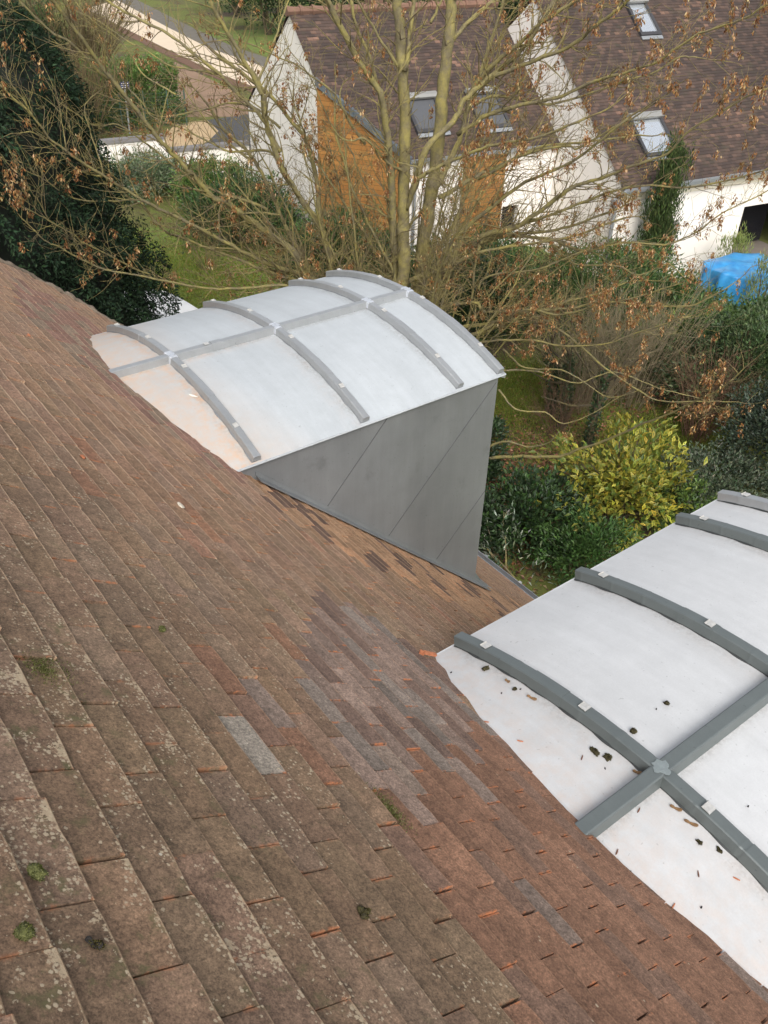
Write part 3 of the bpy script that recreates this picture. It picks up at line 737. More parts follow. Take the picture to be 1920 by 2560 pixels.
sheet('far_lane', [(36, 92), (33, 78), (34.6, 77), (38.5, 92)], .016, ROADM)
sheet('verge_grass', [(29.6, 60), (29, 46), (38, 44), (42, 58)], .007, GRASSM)

# ================================================================== neighbour houses
CX = np.array([19.513, 15.1206, 0.]); A_ = math.radians(-9.92)
E1 = np.array([math.cos(A_), math.sin(A_), 0]); E2 = np.array([-E1[1], E1[0], 0]); EZ = np.array([0, 0, 1.])
AX = np.array([E1, E2, EZ])
def HL(a, b, z): return CX+E1*a+E2*b+EZ*z
def hbox(mb, a0, a1, b0, b1, z0, z1): mb.box(HL((a0+a1)/2, (b0+b1)/2, (z0+z1)/2), (a1-a0, b1-b0, z1-z0), AX)
KS = .77; SL = math.hypot(1, KS)
def course_roof(name, parent, a_of, b_lo, b_hi, z_lo, back=False, mat=None, g=.105):
    """stepped tile courses between b_lo (eave) and b_hi (ridge); a_of(b) gives the left and right limits"""
    V, U, F = [], [], []; n = 0; sgn = -1 if back else 1
    nc = int(abs(b_hi-b_lo)*SL/g); db = (b_hi-b_lo)/nc
    for i in range(nc):
        ba, bb = b_lo+db*i, b_lo+db*(i+1.25 if i < nc-1 else i+1)
        za, zb_ = z_lo+abs(ba-b_lo)*KS, z_lo+abs(bb-b_lo)*KS
        l0, r0 = a_of(ba); l1, r1 = a_of(bb)
        ns = 14; P = []
        wv = np.random.normal(0, .0035, ns+1)
        for t in range(ns+1):
            q = t/ns
            P += [HL(l0+(r0-l0)*q, ba, za+.002), HL(l0+(r0-l0)*q, ba, za+.026+wv[t]), HL(l1+(r1-l1)*q, bb, zb_+.004)]
            U += [(l0+(r0-l0)*q, i+.02), (l0+(r0-l0)*q, i+.1), (l1+(r1-l1)*q, i+.9)]
        V += P
        for t in range(ns):
            a = n+3*t
            for k in (0, 1):
                f = (a+k, a+3+k, a+4+k, a+1+k)
                F.append(f if not back else f[::-1])
        n += 3*(ns+1)
    return npmesh(name, np.array(V), np.array(F), mat or FARTILE, parent, uv=np.array(U))
GLASSS = glass_mat('sky_glass', (.30, .36, .42), .04)
_m = GLASSS.node_tree.nodes['Principled BSDF']; _m.inputs['Metallic'].default_value = .75; _m.inputs['Base Color'].default_value = (.75, .8, .85, 1)
FRAMED = simple('dark_grey_frame', (.055, .055, .06), .5, .2, .1, 10)
FRAMEL = simple('light_grey_hood', (.28, .28, .27), .5, .2, .1, 10)
WINDK = simple('window_dark', (.02, .02, .024), .25, 0, .2, 5)
TIMBER = None
def timber_mat():
    m, nt, b = mat_new('orange_timber_boards')
    tc = nt.nodes.new('ShaderNodeTexCoord'); tc.name = 'TC'
    s = nt.nodes.new('ShaderNodeSeparateXYZ'); nt.links.new(tc.outputs['Object'], s.inputs[0])
    z = math_(nt, 'MULTIPLY', s.outputs[2], 8.0); row = math_(nt, 'FLOOR', z); fr = math_(nt, 'FRACT', z)
    cb = nt.nodes.new('ShaderNodeCombineXYZ'); nt.links.new(row, cb.inputs[0])
    wn = nt.nodes.new('ShaderNodeTexWhiteNoise'); nt.links.new(cb.outputs[0], wn.inputs['Vector'])
    c = ramp(nt, math_(nt, 'ADD', math_(nt, 'MULTIPLY', wn.outputs['Value'], .6), math_(nt, 'MULTIPLY', noise(nt, 3, 5), .5)), [(.2, (.25, .11, .028)), (.8, (.38, .18, .048))])
    c = mixc(nt, math_(nt, 'LESS_THAN', fr, .09), c, (.12, .05, .015))
    nt.links.new(c, b.inputs['Base Color']); b.inputs['Roughness'].default_value = .6
    return m
TIMBER = timber_mat()
SHUT = simple('grey_roller_shutter', (.10, .105, .115), .5, .2, .1, 10)
def skylight(parent, a0, a1, b0, b1, zfun, hood=True, shut=False):
    """roof window lying in the roof plane: frame > glass, hood"""
    up = unit(E2+EZ*KS); nn = unit(EZ-E2*KS)
    c = HL((a0+a1)/2, (b0+b1)/2, zfun((b0+b1)/2))+nn*.05
    wd = a1-a0; ln = (b1-b0)*SL; ax = np.array([E1, up, nn])
    mb = MB()
    for u0, u1, v0, v1 in ((-wd/2, -wd/2+.09, -ln/2, ln/2), (wd/2-.09, wd/2, -ln/2, ln/2), (-wd/2+.09, wd/2-.09, -ln/2, -ln/2+.11), (-wd/2+.09, wd/2-.09, ln/2-.13, ln/2)):
        mb.box(c+E1*(u0+u1)/2+up*(v0+v1)/2, (u1-u0, v1-v0, .09), ax)
    s = mb.build('skylight', FRAMED, parent)
    mb = MB(); mb.box(c-nn*.005, (wd-.18, ln-.24, .02), ax); (mb.build('roller_shutter', SHUT, s) if shut else mb.build('glass', GLASSS, s))
    if hood:
        mb = MB(); mb.loft([[c+E1*u+up*(ln/2+p)+nn*q for p, q in ((-.14, .05), (-.14, .12), (-.06, .15), (.05, .12), (.08, 0))] for u in (-wd/2-.02, wd/2+.02)]); mb.build('hood', FRAMEL, s)
        mb = MB(); mb.box(c-up*(ln/2+.07)+nn*.0, (wd, .12, .03), ax); mb.build('lower_flashing', ZGUT, s)
    return s
def wall_front(parent, name, a0, a1, b, z0, z1, holes, mat, th=.3):
    """wall at depth b facing the garden, with openings (a0,a1,z0,z1)"""
    mb = MB(); xs = sorted({a0, a1, *[h for o in holes for h in o[:2]]}); zs = sorted({z0, z1, *[h for o in holes for h in o[2:4]]})
    for i in range(len(xs)-1):
        run = None
        for j in range(len(zs)-1):
            xm, zm = (xs[i]+xs[i+1])/2, (zs[j]+zs[j+1])/2
            if any(o[0] < xm < o[1] and o[2] < zm < o[3] for o in holes): continue
            hbox(mb, xs[i], xs[i+1], b, b+th, zs[j], zs[j+1])
    return mb.build(name, mat, parent)
def window(parent, a0, a1, b, z0, z1, split=True, extra=None):
    mb = MB()
    for p in ((a0, a0+.06, z0, z1), (a1-.06, a1, z0, z1), (a0+.06, a1-.06, z0, z0+.06), (a0+.06, a1-.06, z1-.06, z1)): hbox(mb, p[0], p[1], b+.17, b+.23, p[2], p[3])
    if split: hbox(mb, (a0+a1)/2-.03, (a0+a1)/2+.03, b+.165, b+.235, z0+.06, z1-.06)
    w_ = mb.build('window', FRAMED, parent)
    mb = MB(); hbox(mb, a0+.06, a1-.06, b+.20, b+.215, z0+.06, z1-.06); mb.build('pane', WINDK, w_)
    mb = MB(); hbox(mb, a0-.03, a1+.03, b-.04, b+.16, z0-.05, z0-.002); mb.build('sill', RENDER_W, w_)
# ---- right house
hr = empty('white_house', tuple(HL(5, 4, 0)), 'white rendered house with two rooflights in its brown roof and a grey corner downpipe', 'house')
EW = 2.60
wall_front(hr, 'front_wall', 0, 14, 0, -.9, EW, [(1.62, 2.42, .08, 1.30), (4.95, 8.2, -.66, 1.36)], RENDER_W)
mb = MB(); mb.prism([HL(0, .302, -.9), HL(0, 9.8, -.9), HL(0, 9.8, EW-.02), HL(0, 4.9, EW+4.9*KS-.03), HL(0, .302, EW+.302*KS-.03)], E1*.3); mb.build('gable_wall', RENDER_W, hr)
mb = MB(); hbox(mb, .3, 14, 9.5, 9.8, -.1, EW-.02); hbox(mb, 13.7, 14, .3, 9.5, -.1, EW); mb.build('rear_wall', RENDER_W, hr)
course_roof('tiled_roof', hr, lambda b: (-.06, 14.1), -.22, 4.9, EW-.22*KS+.03)
course_roof('tiled_roof', hr, lambda b: (-.06, 14.1), 10.0, 4.9, EW-.2*KS+.03, back=True)
mb = MB(); mb.tube([HL(a, 4.9, EW+4.9*KS+.05) for a in np.linspace(-.08, 14.1, 30)], .1, 8); mb.build('ridge_tiles', simple('terracotta_ridge', (.30, .15, .09), .85, 0, .3, 3), hr)
zf = lambda b: EW+.03+b*KS
skylight(hr, 1.12, 2.26, .46, 1.50, zf); skylight(hr, 2.98, 3.76, 3.62, 4.62, zf)
mb = MB(); mb.loft([[HL(a, -.30+p, EW-.17+q) for p, q in ((-.07, .05), (-.06, -.03), (0, -.07), (.06, -.03), (.07, .05), (.055, .05), (.045, -.02), (0, -.055), (-.045, -.02), (-.055, .05))] for a in np.linspace(-.05, 14, 8)]); gt = mb.build('gutter', ZGUT, hr)
mb = MB()
for z0, z1, p in ((EW-.30, EW-.22, .16), (EW-.40, EW-.302, .10), (EW-.52, EW-.402, .05)): hbox(mb, 0, 14, -p, -.002, z0, z1)
mb.build('cornice', simple('cream_cornice', (.70, .64, .52), .85, 0, .06, 4), hr)
mb = MB(); mb.tube([HL(-.09, -.03, z) for z in (-.6, 1.2, 1.95)], .055, 10); mb.tube([HL(-.09, -.03, 1.95), HL(-.08, -.1, 2.25), HL(-.05, -.28, 2.42)], .05, 10)
mb.loft([[HL(-.09+p*k, -.03+q*k, z) for p, q in ((-.1, -.1), (.1, -.1), (.1, .1), (-.1, .1))] for z, k in ((1.92, .55), (2.02, 1), (2.18, 1.05))]); mb.build('downpipe', ZGUT, hr)
window(hr, 1.62, 2.42, 0, .08, 1.30)
mb = MB(); hbox(mb, 1.64, 1.90, .08, .10, .32, 1.2); mb.build('shutter_panel', simple('blue_panel', (.03, .08, .22), .6), hr)
# porch behind the wide opening
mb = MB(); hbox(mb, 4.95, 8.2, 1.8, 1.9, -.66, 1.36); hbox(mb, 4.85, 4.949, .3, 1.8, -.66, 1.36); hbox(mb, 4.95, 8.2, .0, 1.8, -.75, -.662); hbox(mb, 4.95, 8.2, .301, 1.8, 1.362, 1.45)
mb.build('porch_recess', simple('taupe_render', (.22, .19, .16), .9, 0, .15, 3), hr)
mb = MB(); hbox(mb, 5.9, 8.1, 1.70, 1.78, -.6, 1.25); mb.build('porch_door', WINDK, hr)
# ---- left house
hl = empty('timber_clad_house', tuple(HL(-3.5, 6, 0)), 'white gabled house with an orange timber-clad angled wall behind the bare tree', 'house')
ZE = 2.95; RB2 = 6.78; ZR = ZE+(RB2-2.85)*KS
def ch(b): return -4.87-(min(b, 5.05)-2.85)*(6.65-4.87)/2.2 if b < 5.05 else -6.70
course_roof('tiled_roof', hl, lambda b: (ch(b), -.003), 2.85, RB2, ZE)
course_roof('tiled_roof', hl, lambda b: (-6.70, -.003), 10.85, RB2, ZR-(10.85-RB2)*KS, back=True)
mb = MB()
for i in range(18):
    a0 = -6.74+i*.375; mb.tube([HL(a0+t, RB2, ZR+.045+r*.0) for t, r in ((0, 0), (.19, 0), (.38, 0))], [.12, .105, .095], 8)
    mb.tube([HL(a0-.02, RB2, ZR+.05), HL(a0+.04, RB2, ZR+.05)], .135, 8)
mb.build('ridge_tiles', simple('pale_terracotta_ridge', (.23, .13, .09), .85, 0, .4, 3), hl)
mb = MB(); mb.prism([HL(-6.65, 5.05, -.1), HL(-6.65, 10.7, -.1), HL(-6.65, 10.7, ZR-(10.7-RB2)*KS-.03), HL(-6.65, RB2, ZR-.03), HL(-6.65, 5.05, ZE+2.2*KS-.03)], E1*.3); mb.build('gable_wall', RENDER_W, hl)
mb = MB(); pa, pb = HL(-6.65, 5.047, 0), HL(-4.87, 2.95, 0); vd = unit(np.cross(pb-pa, EZ))
mb.prism([pa-EZ*.1, pb-EZ*.1, pb+EZ*(ZE+.07), pa+EZ*(ZE+2.2*KS-.04)], vd*-.12 if (vd@E1) < 0 else vd*.12); mb.build('timber_wall', TIMBER, hl)
mb = MB(); up_ = unit(HL(-6.65, 5.05, ZE+2.2*KS)-HL(-4.87, 2.85, ZE)); o_ = unit(np.cross(up_, np.cross(unit(pb-pa), EZ)))
o_ = -E1*.0+unit(-E1-E2*.8)
for i in range(5):
    t0, t1 = i/5, (i+1)/5-.004
    q0 = HL(-4.87, 2.85, ZE)+(HL(-6.67, 5.07, ZE+2.2*KS)-HL(-4.87, 2.85, ZE))*t0; q1 = HL(-4.87, 2.85, ZE)+(HL(-6.67, 5.07, ZE+2.2*KS)-HL(-4.87, 2.85, ZE))*t1
    mb.hexa([q0+o_*.06-EZ*.14, q0-o_*.10-EZ*.14, q0-o_*.10+EZ*.05, q0+o_*.06+EZ*.05, q1+o_*.06-EZ*.14, q1-o_*.10-EZ*.14, q1-o_*.10+EZ*.05, q1+o_*.06+EZ*.05])
mb.build('zinc_verge', simple('blue_grey_zinc', (.17, .20, .23), .45, .4, .3, 3), hl)
wall_front(hl, 'front_wall', -4.85, -3.16, 2.95, -.1, ZE-.03, [], RENDER_W)
wall_front(hl, 'timber_panel', -3.158, -1.74, 2.94, -.1, ZE-.10, [], TIMBER)
wall_front(hl, 'front_wall', -1.738, -.004, 2.952, -.1, ZE-.03, [(-1.70, -1.13, .30, 1.30)], RENDER_W)
window(hl, -1.70, -1.13, 2.952, .30, 1.30, False)
mb = MB(); hbox(mb, -6.34, -.004, 10.4, 10.7, -.1, 2.9); mb.build('rear_wall', RENDER_W, hl)
mb = MB(); mb.loft([[HL(a, 2.80+p, ZE-.03+q) for p, q in ((-.07, .05), (-.06, -.03), (0, -.07), (.06, -.03), (.07, .05), (.055, .05), (.045, -.02), (0, -.055), (-.045, -.02), (-.055, .05))] for a in (-4.9, -.01)]); mb.build('gutter', ZGUT, hl)
mb = MB(); mb.tube([HL(-4.72, 2.88, z) for z in (0, 1.5, 2.85)], .05, 8); mb.build('downpipe', ZGUT, hl)
zf2 = lambda b: ZE+.02+(b-2.85)*KS
skylight(hl, -4.42, -3.42, 3.42, 4.36, zf2, shut=True); skylight(hl, -2.42, -1.42, 3.36, 4.36, zf2, shut=True)
# chimney pot behind the ridge
mb = MB(); hbox(mb, -3.9, -3.5, 7.4, 7.8, ZR-.9, ZR+.45); hbox(mb, -3.95, -3.45, 7.35, 7.85, ZR+.452, ZR+.52); mb.build('chimney', simple('rust_brick', (.20, .11, .08), .9, 0, .3, 6), hl)
# ================================================================== low garden wall, sign, tarps
gw = empty('garden_wall', tuple(HL(-8, 12.8, 0)), 'low white rendered wall with grey coping stepping down beside the sandy path', 'wall')
mb = MB(); hbox(mb, -14, -9.0, 12.79, 12.99, -.1, 1.62); hbox(mb, -8.998, -6.0, 12.79, 12.99, -.1, 1.16); mb.build('wall_panel', RENDER_W, gw)
COP = simple('grey_coping', (.20, .19, .19), .8, 0, .15, 5)
mb = MB(); hbox(mb, -14, -8.96, 12.74, 13.04, 1.622, 1.74); mb.build('coping', COP, gw)
mb = MB(); hbox(mb, -8.958, -6.0, 12.74, 13.04, 1.162, 1.28); mb.build('coping', COP, gw)
sp_ = empty('street_sign', (14.73, 36.95, 0), 'small blue street sign with white lettering on a grey pole by the hedge', 'sign')
mb = MB(); mb.tube([(14.73, 36.95, 0), (14.76, 36.95, 1.2), (14.79, 36.94, 2.0)], .035, 10); mb.build('pole', simple('galvanised_pole', (.42, .46, .48), .45, .4, .1, 9), sp_)
cs = np.array([14.78, 36.90, 1.86]); fx = unit(np.array([.93, -.36, 0])); fy = np.cross(EZ, fx); sax = np.array([fx, fy, EZ])
mb = MB(); mb.box(cs, (.36, .02, .27), sax); pl = mb.build('sign_plate', simple('blue_enamel', (.035, .045, .12), .35, 0, .1, 5), sp_)
mb = MB()
for r_, z_ in enumerate((.075, .0, -.07)):
    x_ = -.13
    while x_ < .12:
        l_ = random.uniform(.03, .07); mb.box(cs+fx*(x_+l_/2)-fy*.0125+EZ*z_, (l_, .004, .028), sax); x_ += l_+.02
mb.build('lettering', simple('white_paint', (.75, .75, .75), .5, 0, .05, 5), pl)
def covered(name, c, ax, size, mat, label, cat, seed, fold=.05, pw=3.2, slope=0):
    r = np.random.default_rng(seed); n, m = 40, 90; V = []
    ph = r.uniform(0, 6.28, 8)
    for i in range(n):
        t = (i/(n-1))
        for j in range(m):
            p = 2*math.pi*j/m
            cx_, cy_ = math.cos(p), math.sin(p); rr = (abs(cx_)**pw+abs(cy_)**pw)**(-1/pw)
            h = min(1, t*1.55); q = 1 if t < .645 else math.cos((t-.645)/.355*math.pi/2)
            zz = h if t < .645 else 1.0+.06*math.sin((t-.645)/.355*math.pi/2)
            wv = fold*(math.sin(9*p+ph[0]+3*t)+.6*math.sin(17*p+ph[1]-4*t)+.5*math.sin(5*t*3+ph[2]+2*p))*(1-.6*h*(t < .645))
            k = (rr*q)*(1+wv*(.5 if t > .645 else 1))*(1.06-.10*h)
            zz += .03*math.sin(6*cx_*q+ph[3])*math.sin(5*cy_*q+ph[4])
            V.append(np.asarray(c)+ax[0]*size[0]*k*cx_+ax[1]*size[1]*k*cy_+EZ*(size[2]*zz*(1+slope*cx_*q)))
    F = []
    for i in range(n-1):
        for j in range(m): F.append((i*m+j, i*m+(j+1) % m, (i+1)*m+(j+1) % m, (i+1)*m+j))
    return tag(npmesh(name, np.array(V), np.array(F), mat, None, smooth=True, loc=tuple(c)), label, cat)
covered('blue_tarpaulin', HL(3.25, -2.0, -.68), AX, (1.15, .8, 1.22), simple('blue_plastic', (.06, .34, .66), .35, 0, .35, 4, .5, c2=(.025, .20, .50)), 'bright blue tarpaulin draped over a pile in front of the white house', 'tarpaulin', 3, .07, 4.5)
covered('white_cover', (7.2, 17.75, 0), np.eye(3), (.95, 2.0, .8), simple('white_plastic', (.86, .86, .85), .4, 0, .03, 3), 'plain white rounded cover on the lawn between dark conifer and farther dormer', 'cover', 8, .008, 2.6)
# ================================================================== plants
LEAFM = leafmat('evergreen_leaf', .5, .15, .4); LEAFY = leafmat('variegated_leaf', .45, .25, .4); NEEDLE = leafmat('conifer_spray', .75, .05, .2); DRY = leafmat('dry_leaf', .7, .3, .2); GRASSB = leafmat('grass_blade', .6, .3, .3)
def barkmat(name, a, b_, moss=(.17, .145, .03), amt=.6):
    m, nt, b = mat_new(name)
    c = mixc(nt, ramp(nt, noise(nt, 12, 6, .7), [(.3, 0.), (.7, 1.)]), a, b_)
    g = math_(nt, 'MULTIPLY', ramp(nt, noise(nt, 4.5, 6, .7), [(.40, 0.), (.62, 1.)]), amt)
    c = mixc(nt, g, c, mixc(nt, noise(nt, 30, 4), moss, tuple(x*1.9 for x in moss)))
    y = ramp(nt, noise(nt, 16, 4, .6), [(.66, 0.), (.70, .8)])
    c = mixc(nt, math_(nt, 'MULTIPLY', y, amt), c, (.36, .30, .05))
    nt.links.new(c, b.inputs['Base Color']); b.inputs['Roughness'].default_value = .9
    bump(nt, b, noise(nt, 40, 5, .7), .6, .02); return m
BARKM = barkmat('maple_bark', (.10, .085, .05), (.20, .17, .10), (.22, .19, .052), .7)
TWIGM = barkmat('twig_bark', (.075, .055, .038), (.19, .15, .085), (.21, .18, .05), amt=.65)
PALEST = barkmat('pale_stem', (.13, .105, .07), (.27, .225, .155), amt=.3)
DKST = barkmat('dark_stem', (.03, .024, .018), (.075, .055, .04), amt=.25)
def leafcloud(name, P, D, Nn, L, Wd, col, parent, mat, fold=.22, mid=None, loc=None):
    n = len(P); D = unit(D); S = unit(np.cross(D, Nn)); Nn = np.cross(S, D)
    L = np.broadcast_to(L, (n,))[:, None]; Wd = np.broadcast_to(Wd, (n,))[:, None]
    base = P; tip = P+D*L-Nn*L*.10; m_ = P+D*L*.5+Nn*L*.03
    le = P+D*L*.45+S*Wd*.5+Nn*Wd*fold; ri = P+D*L*.45-S*Wd*.5+Nn*Wd*fold
    if mid is None:
        V = np.stack([base, le, tip, ri], 1).reshape(-1, 3); a = np.arange(n)*4
        F = np.concatenate([np.stack([a, a+2, a+1], -1), np.stack([a, a+3, a+2], -1)]); C = np.repeat(col, 4, 0)
    else:
        V = np.stack([base, le, tip, ri, m_], 1).reshape(-1, 3); a = np.arange(n)*5
        F = np.concatenate([np.stack([a, a+4, a+1], -1), np.stack([a+4, a+2, a+1], -1), np.stack([a, a+3, a+4], -1), np.stack([a+4, a+3, a+2], -1)])
        C = np.stack([col, col, col, col, mid], 1).reshape(-1, 3)
    return npmesh(name, V, F, mat, parent, col=C, loc=loc)
def palette(r, n, cols, var=.25):
    cols = np.array(cols, float); k = r.integers(0, len(cols), n); c = cols[k]*(1+var*r.uniform(-1, 1, (n, 1)))
    return np.clip(c*(1+.12*r.uniform(-1, 1, (n, 3))), 0, 1)
def rdir(r, n): return unit(r.normal(0, 1, (n, 3)))
def bush(name, c, rad, nleaf, L, Wd, cols, label, cat='shrub', group=None, seed=1, nclump=60, clump=.24, mat=None, mids=None, upd=.35, stems=7, shape='dome', stemmat=None, ax=None, zflat=1.0, hole=0., fill=.25):
    r = np.random.default_rng(seed); c = np.asarray(c, float); rad = np.asarray(rad, float)
    ax = np.eye(3) if ax is None else ax
    root = empty(name, tuple(c), label, cat, group)
    if shape == 'dome':
        u = rdir(r, nclump*3); u = u[u[:, 2] > -.25][:nclump]
        k = r.uniform(.62 if hole == 0 else .35, 1.02+hole, (len(u), 1)); q = u*k; q[:, 2] = q[:, 2]*.62+.40
    else:   # box hedge, flat faces
        q = r.uniform(-1, 1, (nclump, 3)); f = r.integers(0, 3, nclump); s = np.sign(q[np.arange(nclump), f]); q[np.arange(nclump), f] = s*r.uniform(.86, 1.0, nclump)
        q[:, 2] = np.abs(q[:, 2]) if True else q[:, 2]; u = unit(q*np.array([1, 1, .8])); 
    cl = q*rad; bright = r.uniform(.72, 1.28, len(cl))
    w_ = r.uniform(.5, 1.5, len(cl)); w_ /= w_.sum()
    idx = r.choice(len(cl), nleaf, p=w_)
    cr = clump*rad.mean()*r.uniform(.6, 1.4, len(cl))
    off = rdir(r, nleaf)*(r.uniform(0, 1, (nleaf, 1))**.5)*cr[idx][:, None]
    P = cl[idx]+off; nf = int(nleaf*fill)
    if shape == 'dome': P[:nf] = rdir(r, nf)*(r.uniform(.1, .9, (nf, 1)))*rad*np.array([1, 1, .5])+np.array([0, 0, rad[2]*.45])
    else: P[:nf] = r.uniform(-.95, .95, (nf, 3))*rad; P[:nf, 2] = np.abs(P[:nf, 2])
    P[:, 2] = np.abs(P[:, 2])*zflat+.02
    D = unit(unit(P-np.array([0, 0, rad[2]*.3]))*.8+rdir(r, nleaf)*.75+np.array([0, 0, upd])); Nn = unit(np.array([0, 0, 1.])+rdir(r, nleaf)*.7)
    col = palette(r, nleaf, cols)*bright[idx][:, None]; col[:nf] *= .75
    P = P@ax+c; D = D@ax
    LL = L*r.uniform(.7, 1.25, nleaf)
    mid = None
    if mids is not None: mid = palette(r, nleaf, mids)
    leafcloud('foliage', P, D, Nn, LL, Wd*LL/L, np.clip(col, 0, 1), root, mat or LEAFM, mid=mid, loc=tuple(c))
    mb = MB()
    for i in range(stems):
        a = cl[r.integers(0, len(cl))]@ax; b0 = np.array([r.normal(0, .1), r.normal(0, .1), 0]); m_ = (a+b0)/2*np.array([.8, .8, 1.15])
        mb.tube(smoothpts([c+b0, c+m_, c+a], 4), np.linspace(.03, .008, 9)*max(.5, rad.mean()), 5)
    mb.build('stems', stemmat or DKST, root, loc=tuple(c))
    return root
GR_D = [(.022, .045, .016), (.030, .060, .020), (.040, .075, .025), (.020, .036, .016)]
GR_M = [(.045, .095, .022), (.060, .12, .030), (.075, .13, .035), (.038, .075, .022)]
GR_L = [(.10, .17, .035), (.13, .19, .04), (.08, .14, .03), (.06, .11, .03)]
GR_G = [(.075, .105, .06), (.10, .13, .08), (.055, .085, .045), (.14, .16, .105)]
# ---- big dark conifer
def conifer():
    r = np.random.default_rng(5); c = np.array([1.83, 14.9, 0.])
    root = empty('conifer_tree', tuple(c), 'very dark green broad conifer standing beyond the house gable', 'tree')
    zs = [0.2, 1.0, 2.7, 4.0, 5.2, 6.0, 6.8, 7.5, 8.2, 8.7]; rs_ = [3.1, 3.55, 3.8, 3.85, 3.66, 3.5, 3.22, 2.55, 1.4, .2]
    ncl = 4200; z = r.uniform(.2, 8.6, ncl); th = r.uniform(-2.6, 2.6, ncl)-.9
    R = np.interp(z, zs, rs_)*r.uniform(.84, 1.03, ncl)*(1+.05*np.sin(3*th+z)+.04*np.sin(7*th))
    cl = np.stack([R*np.cos(th), R*np.sin(th), z], -1); br = r.uniform(.55, 1.45, ncl)
    n = 330000; idx = r.integers(0, ncl, n); out = unit(cl*np.array([1, 1, 0]))[idx]
    t = r.uniform(0, 1, (n, 1)); P = cl[idx]+out*(.20*t-.12)+np.array([0, 0, -1.])*(.34*t*t)+rdir(r, n)*.10*(1.1-t*.6)
    D = unit(out*.5+np.array([0, 0, -.45])+rdir(r, n)*.7); Nn = unit(out+rdir(r, n)*.5+np.array([0, 0, .5]))
    col = palette(r, n, [(.012, .028, .014), (.018, .038, .018), (.024, .046, .021), (.012, .022, .012)], .3)*br[idx][:, None]
    L = r.uniform(.035, .085, n)
    leafcloud('crown', P+c, D, Nn, L, L*.45, col, root, NEEDLE, loc=tuple(c))
    # solid dark mass painted as the shade inside the crown, and trunk
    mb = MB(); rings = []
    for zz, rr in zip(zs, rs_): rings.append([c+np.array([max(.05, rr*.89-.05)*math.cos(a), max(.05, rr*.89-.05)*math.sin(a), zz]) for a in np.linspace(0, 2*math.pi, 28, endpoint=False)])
    mb.loft(rings); mb.build('inner_shade_mass', simple('conifer_shade', (.010, .016, .009), .95, 0, .5, 6), root, loc=tuple(c))
    mb = MB(); mb.tube([c, c+[0, 0, 4], c+[0.1, 0, 8.4]], [.3, .2, .04], 10); mb.build('trunk', DKST, root, loc=tuple(c))
conifer()
